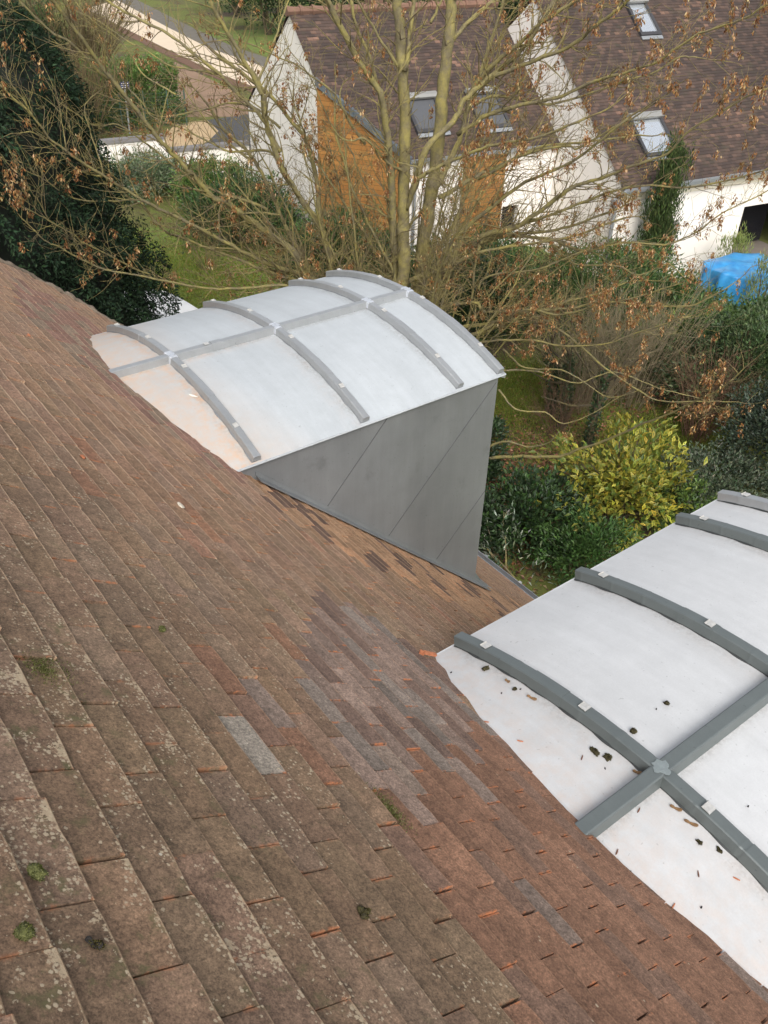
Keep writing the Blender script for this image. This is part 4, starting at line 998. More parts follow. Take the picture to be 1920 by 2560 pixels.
# ---- the bare maple
LIMBS=[
[(8.61,10.97,2.13,0.123),(8.68,10.94,3.08,0.114),(8.74,10.90,3.71,0.107),(8.73,10.93,4.39,0.101),(8.71,10.95,4.92,0.095),(8.72,10.96,5.57,0.089),(8.70,10.99,6.41,0.081),(8.67,11.03,6.90,0.076),(8.66,11.05,7.29,0.072),(8.62,11.09,7.71,0.068),(8.61,11.10,7.95,0.065)],
[(8.65,10.94,6.83,0.052),(8.77,11.00,7.18,0.046),(8.92,11.11,7.70,0.036),(9.01,11.17,7.99,0.030)],
[(9.17,11.17,2.09,0.134),(9.32,11.12,3.14,0.124),(9.42,11.13,4.34,0.112),(9.50,11.12,5.02,0.105),(9.59,11.13,5.90,0.097),(9.63,11.15,6.53,0.090),(9.70,11.16,7.21,0.084),(9.74,11.18,7.65,0.079),(9.78,11.18,7.97,0.076)],
[(8.67,11.06,4.03,0.073),(8.47,10.93,5.48,0.064),(8.30,10.91,6.23,0.059),(8.20,10.91,6.56,0.057),(7.88,11.02,7.03,0.053),(7.48,11.12,7.64,0.048),(7.36,11.14,7.88,0.047)],
[(8.74,10.87,4.83,0.051),(8.73,10.65,5.28,0.046),(8.73,10.59,5.40,0.045),(8.82,10.38,5.55,0.042),(8.94,10.10,5.73,0.039),(9.08,9.72,5.93,0.034),(9.26,9.23,6.13,0.029),(9.41,8.75,6.30,0.024),(9.54,8.16,6.61,0.018)],
[(8.78,10.84,5.07,0.074),(9.11,10.87,5.71,0.067),(9.52,10.74,6.08,0.061),(9.69,10.74,6.37,0.057),(10.07,10.62,6.69,0.052),(10.49,10.46,7.03,0.046),(10.89,10.38,7.55,0.039),(11.08,10.33,7.79,0.035)],
[(9.47,11.05,4.99,0.070),(9.87,11.08,5.51,0.063),(10.11,11.16,5.93,0.057),(10.40,11.27,6.44,0.050),(10.72,11.37,6.98,0.042),(11.05,11.50,7.56,0.033)],
[(9.77,11.19,7.12,0.049),(10.15,11.19,7.39,0.042),(10.52,11.17,7.62,0.035),(10.83,11.16,7.83,0.029)],
[(9.46,10.92,4.89,0.052),(10.04,10.70,5.18,0.046),(10.68,10.42,5.47,0.038),(11.05,10.24,5.62,0.034),(11.77,9.81,5.70,0.026),(12.35,9.45,5.80,0.018)],
[(9.24,10.98,3.57,0.064),(9.37,10.75,3.86,0.060),(9.50,10.40,4.45,0.053),(9.67,10.04,4.87,0.047),(9.87,9.56,5.35,0.039),(10.07,9.10,5.65,0.033),(10.23,8.65,5.99,0.027),(10.35,8.11,6.53,0.019)],
[(9.20,11.01,3.39,0.061),(9.61,10.77,3.80,0.054),(10.00,10.51,4.12,0.048),(10.45,10.19,4.31,0.042),(10.88,9.84,4.38,0.036),(11.29,9.49,4.55,0.030),(11.76,9.06,4.83,0.022)],
[(9.92,10.92,6.39,0.052),(10.04,10.64,6.78,0.047),(10.21,10.31,7.09,0.042),(10.35,9.99,7.43,0.036),(10.55,9.53,7.78,0.029),(10.61,9.37,7.96,0.026)],
[(9.96,10.88,6.40,0.049),(10.02,10.60,6.65,0.045),(10.21,9.98,6.96,0.039),(10.36,9.37,7.25,0.033),(10.40,8.91,7.59,0.028),(10.41,8.57,7.83,0.024),(10.38,8.39,8.01,0.022)],
[(9.70,10.85,5.84,0.045),(9.90,10.40,6.17,0.041),(10.12,9.92,6.36,0.037),(10.32,9.45,6.54,0.034),(10.48,8.93,6.81,0.030),(10.62,8.46,7.00,0.026),(10.70,8.08,7.19,0.023),(10.74,7.57,7.59,0.018),(10.81,7.08,7.80,0.015),(10.81,6.76,7.99,0.012)],
[(9.87,10.69,6.29,0.031),(10.12,10.45,6.45,0.029),(10.61,9.95,6.37,0.025),(10.99,9.53,6.53,0.021),(11.35,9.11,6.75,0.017),(11.60,8.78,6.89,0.014),(11.79,8.53,7.09,0.012),(11.93,8.33,7.13,0.010)],
[(9.57,10.15,5.35,0.030),(9.85,9.55,5.77,0.025),(10.10,8.99,6.00,0.021),(10.18,8.80,5.99,0.019),(10.29,8.40,6.31,0.016),(10.38,8.05,6.56,0.013),(10.46,7.64,6.90,0.009)],
[(9.78,10.22,4.39,0.059),(9.98,9.86,4.54,0.055),(10.10,9.62,4.70,0.052),(10.31,9.05,5.26,0.044),(10.42,8.77,5.46,0.041),(10.53,8.45,5.64,0.037),(10.63,8.12,5.87,0.033),(10.75,7.66,6.14,0.028),(10.76,7.38,6.50,0.023),(10.84,6.78,6.95,0.016),(10.87,6.47,7.13,0.012)],
[(9.81,10.20,4.28,0.042),(9.86,10.11,4.47,0.040),(10.32,9.47,4.78,0.034),(10.65,8.92,5.13,0.029),(10.99,8.32,5.46,0.024),(11.31,7.67,5.57,0.019),(11.60,6.96,5.84,0.013),(11.73,6.58,6.06,0.010)],
[(9.78,10.23,4.11,0.042),(9.92,10.16,4.38,0.040),(10.69,9.57,4.36,0.034),(11.16,9.18,4.19,0.031),(11.62,8.76,4.36,0.027),(12.10,8.28,4.38,0.022),(12.40,7.97,4.61,0.019),(12.66,7.72,4.96,0.015),(13.02,7.35,5.31,0.011)],
[(10.69,9.57,4.36,0.021),(11.00,9.15,4.03,0.018),(11.36,8.60,4.10,0.015),(11.56,8.27,4.02,0.013),(11.75,7.94,4.26,0.010),(11.89,7.67,4.09,0.009)],
[(9.82,10.19,3.47,0.028),(9.90,10.05,3.74,0.026),(10.37,9.37,4.00,0.020),(10.65,8.89,4.32,0.016),(10.98,8.27,4.63,0.010)],
[(8.89,11.26,2.91,0.065),(9.00,11.07,3.48,0.059),(9.42,10.56,3.82,0.050),(9.74,10.14,4.15,0.043),(10.19,9.48,4.40,0.034),(10.54,8.91,4.64,0.026),(10.88,8.25,5.04,0.017)],
[(9.25,10.97,2.93,0.044),(9.70,10.14,3.29,0.036),(9.80,9.91,3.19,0.034),(10.11,9.22,3.41,0.028),(10.29,8.72,3.47,0.024),(10.43,8.28,3.70,0.021),(10.63,7.40,4.18,0.013),(10.69,6.94,4.49,0.009)],
[(9.65,10.35,2.58,0.054),(9.85,10.07,2.71,0.051),(10.08,9.71,3.08,0.046),(10.36,9.25,3.29,0.040),(10.65,8.76,3.44,0.035),(10.85,8.34,3.69,0.030),(11.33,7.26,3.86,0.018),(11.46,6.84,4.15,0.013)],
[(9.64,10.36,2.78,0.047),(10.13,10.00,2.87,0.040),(10.75,9.51,3.18,0.031),(11.30,9.02,3.42,0.022),(11.72,8.63,3.70,0.014)],
[(9.64,10.09,2.52,0.032),(9.76,9.85,2.66,0.030),(10.09,9.11,2.90,0.026),(10.29,8.61,2.93,0.023),(10.52,7.93,3.18,0.018),(10.64,7.41,3.54,0.015),(10.75,6.67,4.07,0.009)],
[(9.89,10.12,2.68,0.036),(10.33,9.36,3.18,0.030),(10.61,8.83,3.00,0.026),(10.86,8.25,2.65,0.022),(11.16,7.45,2.34,0.017),(11.29,7.09,2.30,0.015),(11.50,6.39,2.55,0.010)],
[(10.14,9.73,2.48,0.022),(10.32,9.33,2.22,0.019),(10.58,8.77,2.34,0.015),(10.74,8.39,2.25,0.013),(10.91,7.93,2.12,0.010),(11.05,7.50,2.36,0.007)],
[(9.37,9.23,0.49,0.044),(9.41,8.99,0.83,0.041),(9.62,8.32,1.16,0.036),(9.75,7.79,1.44,0.032),(9.80,7.42,1.74,0.030),(9.84,7.06,2.04,0.027),(9.85,6.51,2.59,0.022),(9.84,6.05,3.00,0.019),(9.80,5.74,3.34,0.016),(9.73,5.39,3.72,0.013),(9.66,5.16,4.04,0.011)],
[(9.34,9.25,0.86,0.029),(9.50,8.81,1.30,0.022),(9.65,8.39,1.35,0.016),(9.75,8.06,1.55,0.012),(9.76,7.89,1.85,0.008)],
[(10.04,9.68,2.11,0.022),(10.61,9.28,2.11,0.019),(11.18,8.84,1.92,0.017),(11.66,8.45,2.16,0.014),(12.26,7.89,1.89,0.011),(12.80,7.33,1.75,0.008)],
[(9.85,9.45,1.88,0.022),(10.06,9.17,1.55,0.019),(10.38,8.74,1.56,0.016),(10.57,8.47,1.41,0.014),(10.80,8.09,1.74,0.011),(11.00,7.74,2.18,0.007)],
[(8.25,11.37,2.88,0.086),(7.74,11.56,3.72,0.076),(7.73,11.54,3.92,0.074),(7.52,11.55,4.62,0.067),(7.26,11.62,5.07,0.062),(6.97,11.68,5.62,0.055),(6.77,11.68,6.19,0.049),(6.67,11.65,6.58,0.045),(6.42,11.67,7.05,0.040),(6.25,11.68,7.36,0.036),(6.00,11.70,7.76,0.031)],
[(8.58,11.75,2.50,0.071),(8.20,12.19,3.34,0.063),(8.21,12.23,3.63,0.061),(8.14,12.40,4.27,0.056),(8.13,12.52,4.89,0.051),(8.07,12.69,5.56,0.046),(7.94,12.83,5.78,0.044),(7.68,13.10,6.19,0.040),(7.31,13.42,6.56,0.035),(7.05,13.63,6.77,0.032)],
[(8.05,11.39,2.69,0.086),(7.31,11.56,3.81,0.074),(7.25,11.57,3.92,0.072),(7.01,11.61,4.29,0.068),(6.62,11.69,4.64,0.064),(6.24,11.76,4.99,0.059),(6.04,11.79,5.17,0.057),(5.82,11.83,5.29,0.055),(5.47,11.84,5.70,0.050),(5.20,11.84,6.03,0.046),(4.88,11.80,6.48,0.041),(4.62,11.75,6.88,0.037),(4.41,11.71,7.18,0.033),(4.15,11.64,7.55,0.029),(3.91,11.58,7.87,0.025),(3.81,11.54,8.03,0.023)],
[(4.56,11.91,6.92,0.024),(4.40,11.91,7.07,0.022),(4.15,11.89,7.36,0.019),(3.92,11.89,7.50,0.017),(3.67,11.85,7.80,0.013),(3.56,11.83,7.96,0.012)],
[(8.23,11.64,2.48,0.062),(7.79,12.36,3.45,0.053),(7.79,12.40,3.57,0.052),(7.69,12.61,3.94,0.049),(7.58,12.89,4.47,0.044),(7.47,13.15,4.95,0.040),(7.34,13.39,5.35,0.036),(7.11,13.67,5.63,0.033),(6.96,13.90,5.97,0.029)],
[(8.22,11.02,2.64,0.056),(7.74,11.18,3.50,0.050),(7.24,11.37,3.89,0.046),(6.76,11.54,4.12,0.042),(6.36,11.66,4.35,0.039),(5.99,11.76,4.58,0.037),(5.45,11.88,4.92,0.032),(4.94,11.97,5.23,0.029),(4.72,11.99,5.40,0.027),(4.32,12.02,5.71,0.023),(3.90,12.02,6.09,0.020),(3.71,12.02,6.26,0.018),(3.51,11.97,6.62,0.015),(3.34,11.95,6.80,0.013),(3.21,11.93,6.98,0.012)],
[(8.10,10.86,2.66,0.045),(7.62,11.12,3.41,0.040),(7.10,11.39,3.78,0.036),(6.76,11.55,3.92,0.034),(6.14,11.81,4.24,0.029),(5.56,12.03,4.56,0.025),(5.22,12.14,4.74,0.023),(5.01,12.19,4.99,0.021),(4.88,12.21,5.25,0.019)],
[(7.82,10.82,2.76,0.034),(7.13,10.96,3.72,0.029),(6.50,11.13,3.98,0.026),(5.83,11.28,4.04,0.023),(5.32,11.37,4.14,0.020),(4.58,11.44,4.43,0.017),(4.11,11.45,4.62,0.015),(3.80,11.45,4.76,0.013),(3.38,11.40,5.12,0.011),(3.22,11.38,5.24,0.010),(3.07,11.34,5.41,0.009)],
[(4.69,11.75,4.33,0.016),(4.35,11.68,4.57,0.014),(4.06,11.61,4.78,0.013),(3.73,11.50,5.04,0.011),(3.57,11.42,5.23,0.010),(3.27,11.29,5.52,0.008),(2.98,11.16,5.75,0.007)],
[(3.27,11.28,5.53,0.009),(3.17,11.21,5.77,0.006),(3.07,11.14,5.98,0.004)],
[(4.81,12.24,5.28,0.016),(4.41,12.16,5.32,0.014),(4.07,12.08,5.39,0.012),(3.78,11.98,5.53,0.011),(3.44,11.80,5.87,0.008),(3.18,11.67,6.08,0.007),(3.07,11.55,6.28,0.006)],
[(4.41,12.28,5.63,0.016),(4.42,12.33,5.82,0.014),(4.40,12.44,6.16,0.011),(4.41,12.54,6.48,0.008),(4.58,12.54,6.63,0.006)],
[(4.38,12.19,5.66,0.016),(4.12,12.15,5.77,0.014),(3.95,12.11,5.92,0.012),(3.76,12.02,6.17,0.010),(3.49,11.94,6.39,0.007),(3.30,11.90,6.42,0.006)],
[(3.93,12.13,6.09,0.011),(3.96,12.17,6.35,0.008),(3.97,12.22,6.67,0.005)],
[(3.52,11.94,6.60,0.012),(3.49,12.01,6.75,0.010),(3.39,12.13,6.97,0.007),(3.39,12.19,7.13,0.004)],
[(7.15,11.98,5.53,0.030),(6.97,12.18,5.66,0.028),(6.69,12.47,5.63,0.025),(6.53,12.62,5.62,0.024),(6.10,13.06,5.88,0.019),(5.73,13.41,6.05,0.015),(5.64,13.52,6.22,0.013),(5.53,13.68,6.44,0.010)],
[(7.01,12.29,4.75,0.031),(6.55,12.44,4.97,0.027),(6.06,12.59,5.19,0.024),(5.60,12.68,5.58,0.020),(5.33,12.72,5.85,0.017),(4.94,12.77,6.18,0.013),(4.61,12.83,6.19,0.011),(4.28,12.86,6.44,0.008)],
[(6.97,11.74,5.75,0.039),(6.88,12.02,6.18,0.036),(6.65,12.37,6.51,0.034),(6.49,12.61,6.73,0.032),(6.25,12.92,6.97,0.029),(5.97,13.27,7.23,0.027),(5.72,13.53,7.36,0.025),(5.48,13.80,7.56,0.022),(5.34,13.96,7.69,0.021)],
[(6.73,11.76,6.24,0.032),(6.72,11.83,6.72,0.028),(6.49,12.00,7.04,0.024),(6.38,12.16,7.70,0.018),(6.34,12.20,7.88,0.016)],
[(6.74,11.87,6.72,0.023),(7.01,11.96,7.01,0.020),(7.27,12.08,7.36,0.017),(7.54,12.21,7.73,0.013)],
[(6.52,12.67,6.72,0.020),(6.21,13.07,6.75,0.018),(6.05,13.28,6.78,0.016),(5.87,13.54,6.94,0.014),(5.68,13.79,7.05,0.013),(5.37,14.21,7.30,0.009),(5.15,14.46,7.40,0.007)],
[(6.03,13.13,6.39,0.017),(5.87,13.39,6.53,0.016),(5.73,13.63,6.66,0.014),(5.66,13.92,6.97,0.012),(5.41,14.34,7.24,0.009),(5.28,14.62,7.48,0.007)],
[(7.19,12.19,4.66,0.021),(6.79,12.36,4.71,0.017),(6.28,12.56,4.64,0.013),(5.91,12.69,4.64,0.010),(5.53,12.81,4.63,0.007)],
[(7.20,12.99,5.29,0.021),(6.86,13.44,5.66,0.017),(6.67,13.76,6.03,0.013),(6.53,14.04,6.41,0.009),(6.43,14.16,6.50,0.007)],
[(7.55,12.67,5.83,0.025),(7.21,12.89,6.13,0.021),(6.87,13.09,6.17,0.019),(6.48,13.31,6.08,0.016),(5.96,13.57,5.99,0.012),(5.62,13.73,6.21,0.009),(5.43,13.82,6.43,0.007)],
[(8.65,10.81,2.98,0.035),(8.63,10.96,3.71,0.031),(8.56,11.07,4.01,0.030),(8.38,11.31,4.53,0.027),(8.20,11.54,5.04,0.024),(8.11,11.69,5.49,0.021),(8.05,11.79,5.77,0.019),(8.06,11.88,6.22,0.017)],
[(8.76,11.11,2.85,0.040),(8.72,11.35,3.62,0.034),(8.55,11.63,4.16,0.030),(8.28,12.03,4.77,0.025),(8.03,12.39,5.34,0.020),(7.93,12.56,5.71,0.017),(7.87,12.71,6.09,0.014)],
[(9.00,11.43,2.82,0.029),(9.22,11.74,4.06,0.022),(9.17,11.89,4.32,0.021),(9.05,12.12,4.56,0.019),(8.92,12.45,5.07,0.015),(8.88,12.59,5.32,0.014),(8.73,12.87,5.66,0.011)],
[(9.10,11.48,2.62,0.056),(9.14,11.56,3.65,0.050),(9.10,11.68,4.39,0.046),(9.09,11.76,4.93,0.043),(9.06,11.84,5.46,0.041),(9.04,11.92,5.96,0.038),(8.95,12.10,6.72,0.033),(8.78,12.28,7.18,0.031),(8.73,12.38,7.58,0.028)],
[(8.59,10.99,6.87,0.029),(8.41,11.05,7.09,0.026),(8.20,11.10,7.38,0.023),(7.97,11.15,7.71,0.018),(7.86,11.16,7.90,0.016)],
[(8.61,10.85,5.46,0.027),(8.37,10.92,5.57,0.024),(7.96,10.99,5.97,0.020),(7.78,11.04,5.96,0.018),(7.52,11.10,6.10,0.016),(7.11,11.01,6.82,0.009),(6.84,11.00,7.13,0.006)],
[(8.32,11.44,5.76,0.030),(8.07,11.53,6.14,0.026),(7.97,11.56,6.29,0.024),(7.77,11.62,6.57,0.021),(7.33,11.79,6.90,0.016),(7.14,11.85,6.99,0.014),(6.72,12.00,7.17,0.010)],
[(7.97,11.57,6.29,0.013),(8.00,11.60,6.58,0.010),(8.18,11.52,6.74,0.007),(8.31,11.45,6.85,0.005)],
[(8.68,11.05,6.49,0.020),(8.29,10.91,6.77,0.013),(8.00,10.81,6.97,0.008)],
[(8.73,10.62,5.42,0.020),(8.65,10.57,5.59,0.018),(8.35,10.62,5.69,0.014),(8.09,10.61,5.92,0.010),(7.77,10.61,6.14,0.006)],
[(9.40,11.63,2.49,0.030),(9.55,11.83,3.91,0.022),(9.81,11.75,4.39,0.019),(10.21,11.61,5.08,0.014),(10.34,11.57,5.35,0.012),(10.46,11.50,5.45,0.011)],
[(9.40,11.63,2.49,0.046),(9.76,11.67,3.48,0.039),(10.22,11.50,3.97,0.034),(10.53,11.48,4.63,0.029),(10.83,11.52,5.43,0.024),(11.08,11.55,6.07,0.019),(11.27,11.57,6.52,0.015)],
[(9.90,11.20,4.17,0.015),(9.79,11.30,4.71,0.010),(9.61,11.45,4.93,0.007)],
[(9.44,11.33,7.34,0.028),(9.56,11.34,7.51,0.023),(9.72,11.36,7.76,0.017)],
]
def maple():
    r = np.random.default_rng(21)
    base = np.array([8.75, 10.95, 0.])
    root = empty('bare_maple_tree', tuple(base), 'tall leafless multi-stemmed maple with yellowish lichen bark and hanging brown seeds', 'tree')
    tr = MB(); lb = MB(); tw = MB(); ends = []
    limbs = []
    for k, l in enumerate(LIMBS):
        A = np.array(l); P = smoothpts(A[:, :3], 5); tt = np.linspace(0, 1, len(P)); R = A[-1, 3]+(A[0, 3]-A[-1, 3])*(1-tt)**(1.15 if k in (0, 2) else 1.6)
        if k not in (0, 2): R = R*.80
        jit = np.cumsum(r.normal(0, 1, P.shape), 0); jit -= np.linspace(0, 1, len(P))[:, None]*jit[-1]
        P = P+jit*.006+r.normal(0, .008, P.shape)*np.minimum(1, R/.05)[:, None]
        R = R*(1+.07*np.sin(np.arange(len(P))*1.7+k))*.95+.002
        # stems that start behind the dormer run down to the stool
        if k in (0, 2) or A[0, 2] < 4.05 and A[0, 3] > .03 and k not in (12, 13, 14):
            g = base+np.array([(A[0, 0]-base[0])*.8, (A[0, 1]-base[1])*.8, 0]); 
            P = np.concatenate([smoothpts([g, (g+P[0])/2+r.normal(0, .04, 3), P[0]], 4)[:-1], P]); R = np.concatenate([np.linspace(R[0]*1.35, R[0], len(P)-len(R)), R])
        if k in (0, 2): tr.tube(P, R, 12)
        else:
            one = MB(); one.tube(P, R, 12 if R.max() > .06 else 8); one.build('limb', BARKM, root, smooth=True, loc=tuple(base))
        limbs.append((P, R, k))
    # many thin stems rising from the stool between the main limbs
    for q in range(48):
        a = r.uniform(0, 2*math.pi); g = base+np.array([math.cos(a), math.sin(a), 0])*r.uniform(.1, .7)
        h = r.uniform(3.2, 6.6); sp = r.uniform(.5, 3.4); dr = np.array([math.cos(a), math.sin(a), 0])
        P = smoothpts([g, g+dr*sp*.28+[0, 0, h*.42]+r.normal(0, .08, 3), g+dr*sp*.62+[0, 0, h*.74]+r.normal(0, .12, 3), g+dr*sp+[0, 0, h]], 5)
        R = np.linspace(r.uniform(.02, .04), .006, len(P)); P = P+r.normal(0, .012, P.shape)
        lb.tube(P, R, 6); limbs.append((P, R, 50+q))
    nt_ = 0; seedP = []
    def grow(p0, d0, L, r0, depth, amt):
        n = 6; P = [p0]; d = d0.copy()
        bend = r.normal(0, .22, 3)+np.array([0, 0, .10])
        for i in range(n):
            d = unit(d+bend/n*1.6+r.normal(0, .10, 3)); P.append(P[-1]+d*L/n)
        P = np.array(P); R = np.linspace(r0, max(.0022, r0*.42), n+1)
        tw.tube(P, R, 5 if r0 > .006 else 4, cap=False)
        if depth > 0:
            for q in range(r.integers(2, 5)):
                i = r.integers(1, n+1); t = unit(P[i]-P[i-1]); s = unit(np.cross(t, r.normal(0, 1, 3)))
                grow(P[i], unit(t*r.uniform(.6, 1.0)+s*.75+np.array([0, 0, .12])), L*r.uniform(.35, .65), R[i]*.7, depth-1, amt)
        if r.uniform() < amt: seedP.append((P[-1], d))
        if r.uniform() < amt*.8: seedP.append((P[r.integers(2, n)], d))
    for P, R, k in limbs:
        seg = np.linalg.norm(np.diff(P, axis=0), axis=1); acc = np.concatenate([[0], np.cumsum(seg)]); tot = acc[-1]
        s = tot*.12 if R[0] < .05 else tot*.38
        if k >= 50: s = tot*.5
        while s < tot:
            i = min(len(P)-2, np.searchsorted(acc, s)-1); i = max(i, 0); p = P[i]; t = unit(P[i+1]-P[i])
            if p[2] > 2.8 and R[i] < .085:
                sd = unit(np.cross(t, r.normal(0, 1, 3))); d = unit(t*.75+sd*.85+np.array([0, 0, .18]))
                # more seeds toward the outside of the crown
                out_ = math.hypot(p[0]-base[0], p[1]-base[1]); amt = (.065+.075*min(3, out_))*(1.5 if math.sin(2.3*p[0]+1.1*p[2])+math.sin(1.9*p[1]-1.7*p[2]) > .1 else .35)
                if p[0] < 7.6: amt *= .22
                if p[0] > 9.5: amt *= 1.1
                if out_ < 1.4 or k >= 50: amt *= .4
                L = r.uniform(.3, .95)*(1.0 if R[i] > .02 else .75)
                grow(p, d, L, min(.012, max(.0042, R[i]*.38)), 1 if r.uniform() < .68 else 2, amt*.45)
            s += r.uniform(.055, .165)
        grow(P[-1], unit(P[-1]-P[-2]), r.uniform(.3, .7), max(.004, R[-1]*.9), 1, .4)
    tr.build('trunk', BARKM, root, smooth=True, loc=tuple(base)); lb.build('thin_stems', BARKM, root, smooth=True, loc=tuple(base)); tw.build('twigs', TWIGM, root, smooth=True, loc=tuple(base))
    # hanging keys
    P, D, L = [], [], []
    for p, d in seedP:
        m = int(r.integers(12, 30)); ln = r.uniform(.06, .20)
        t = r.uniform(0, 1, m)
        q = p+np.stack([r.normal(0, .020, m), r.normal(0, .020, m), -t*ln], -1)
        dd = unit(np.stack([r.normal(0, .42, m), r.normal(0, .42, m), np.full(m, -.8)], -1))
        P.append(q); D.append(dd); L.append(r.uniform(.035, .06, m))
    P = np.concatenate(P); D = np.concatenate(D); L = np.concatenate(L); n = len(P)
    print('keys', n, 'clusters', len(seedP))
    col = palette(r, n, [(.24, .115, .045), (.33, .17, .065), (.17, .075, .034), (.44, .27, .12), (.28, .135, .052), (.58, .42, .23)], .3)
    leafcloud('foliage', P, D, rdir(r, n), L, L*.42, col, root, DRY, loc=tuple(base))
maple()
# ---- shrubs and hedges (ground coordinates measured on site)
YC = [(.42, .36, .05), (.50, .44, .08), (.32, .31, .045), (.44, .36, .04), (.20, .23, .04), (.10, .15, .03)]
bush('variegated_shrub', (10.75, 7.15, 0), (1.15, 1.1, 1.48), 3600, .145, .062, YC, 'bright yellow and green variegated shrub between the two dormers', seed=31, nclump=95, clump=.25, hole=.22, mat=LEAFY, mids=[(.06, .11, .02), (.08, .13, .025), (.12, .16, .03)], stems=18, upd=.15, fill=.2)
bush('laurel_shrub', (9.0, 7.7, 0), (1.1, 1.0, 1.0), 4600, .10, .05, GR_D+GR_M[:1], 'dark green low shrub under the yellow variegated shrub', seed=32, nclump=50)
bush('laurel_shrub', (9.25, 9.55, 0), (.62, .75, 1.05), 3000, .09, .046, GR_D, 'small dark shrub next to the edge of the grey cheek wall', seed=33, nclump=35)
bush('laurel_shrub', (10.0, 10.15, 0), (.75, .65, .8), 2200, .09, .046, GR_D+[(.05, .08, .045)], 'low dark shrub on leaf litter behind the yellow shrub', seed=233, nclump=30)
bush('laurel_shrub', (8.15, 8.15, 0), (.65, .7, .85), 3200, .095, .05, GR_D, 'dark shrub between grey cheek wall and the wispy silver plant', seed=34, nclump=40)
bush('laurel_shrub', (9.3, 6.55, 0), (.95, .9, .85), 5200, .085, .032, [(.05, .105, .024), (.06, .12, .03), (.035, .075, .02)], 'fresh green low bush beside the edge of the nearer dormer', seed=35, nclump=45)
bush('laurel_shrub', (6.9, 6.6, 0), (.9, .9, .8), 4600, .09, .045, GR_D, 'dark shrub below the roof gutter', seed=36, nclump=40)
bush('silver_plant', (7.75, 6.75, .2), (.7, .7, .9), 170, .11, .026, [(.11, .14, .08), (.10, .13, .07), (.06, .09, .04), (.30, .32, .25)], 'wispy plant with silvery narrow leaves at the nearer dormer', 'plant', seed=37, nclump=40, stems=5, stemmat=TWIGM, fill=.05)
bush('silver_plant', (8.3, 7.55, .1), (.4, .4, .9), 90, .12, .026, [(.30, .34, .27), (.20, .25, .18)], 'few silvery leaves on thin stems beside the cheek wall', 'plant', seed=38, nclump=14, stems=7, stemmat=PALEST, fill=.05)
bush('elaeagnus_shrub', (12.4, 6.35, 0), (1.25, .95, 1.05), 8000, .075, .032, GR_G, 'grey green small leaved shrub behind the far corner of the nearer dormer', seed=39, nclump=80, stems=12)
bush('light_green_shrub', (11.45, 6.25, 0), (.65, .65, .9), 3200, .075, .032, GR_L, 'light green small shrub between the yellow shrub and the grey green one', seed=40, nclump=45)
bush('holly_shrub', (13.9, 6.1, 0), (1.15, 1.1, 2.3), 12000, .075, .036, [(.035, .055, .035), (.05, .075, .048), (.025, .04, .026), (.07, .095, .065)], 'dark bluish green tall shrub by the right garden edge', seed=41, nclump=110, stems=10)
bush('laurel_tree', (16.4, 8.5, 0), (2.2, 1.3, 1.9), 15000, .105, .04, [(.05, .085, .03), (.07, .11, .04), (.035, .06, .024), (.09, .13, .05)], 'tall glossy evergreen behind the brown twiggy bush', seed=42, nclump=120, stems=10)
bush('laurel_hedge', (16.6, 10.4, 0), (2.9, .85, 1.15), 15000, .125, .044, GR_M+GR_L[:1], 'bright green laurel hedge below the blue tarpaulin', 'hedge', seed=43, nclump=140, ax=AX, shape='dome', upd=.5)
bush('laurel_hedge', (16.4, 13.2, 0), (2.9, 1.0, 1.85), 17000, .115, .042, GR_M+GR_L[2:], 'mid green laurel hedge in front of the white gable corner', 'hedge', seed=44, nclump=120, ax=AX)
bush('laurel_hedge', (13.6, 14.2, 0), (1.9, 1.2, 1.9), 11000, .115, .042, GR_D+GR_M[:1], 'dark laurel clump right behind the maple trunks', 'hedge', seed=45, nclump=80, ax=AX)
bush('laurel_hedge', (18.6, 9.3, 0), (1.7, .9, 1.35), 9000, .125, .044, GR_M, 'laurel bush beyond the holly next to the tarpaulin', 'hedge', seed=46, nclump=80, ax=AX)
bush('laurel_hedge', (13.2, 19.2, 0), (1.9, 1.3, 1.5), 9000, .12, .045, GR_M+GR_D[:1], 'laurel hedge at the foot of the timber-clad wall', 'hedge', seed=47, nclump=80, ax=AX)
bush('laurel_hedge', (12.2, 23.0, 0), (1.8, 1.5, 1.75), 11000, .12, .045, GR_M+GR_D[:2], 'laurel hedge bordering the lawn', 'hedge', seed=48, nclump=90, ax=AX)
bush('bright_hedge', (12.9, 26.0, 0), (1.6, 1.2, 1.5), 8000, .12, .045, GR_L+GR_M[:1], 'light green laurel in front of the white gable wall', 'hedge', seed=49, nclump=70, ax=AX)
bush('grey_hedge', (11.6, 28.6, 0), (1.7, 1.2, 1.35), 8000, .12, .04, [(.13, .18, .09), (.17, .22, .12), (.09, .14, .06), (.24, .28, .18)], 'pale grey green hedge before the low white wall', 'hedge', seed=50, nclump=70, ax=AX)
bush('laurel_hedge', (15.4, 22.2, 0), (1.3, 1.2, 1.35), 6000, .12, .045, GR_M+GR_D[:2], 'dark hedge under the white gable wall', 'hedge', seed=51, nclump=60, ax=AX)
bush('laurel_hedge', (17.6, 11.8, 0), (2.0, .8, 1.35), 9000, .12, .044, GR_M, 'mid green laurel between the gable corner hedge and the blue tarpaulin', 'hedge', seed=146, nclump=80, ax=AX)
bush('laurel_hedge', (15.6, 16.6, 0), (2.2, .9, 1.3), 8000, .12, .044, GR_M+GR_D[:1], 'laurel hedge below the timber panel and small window', 'hedge', seed=147, nclump=80, ax=AX)
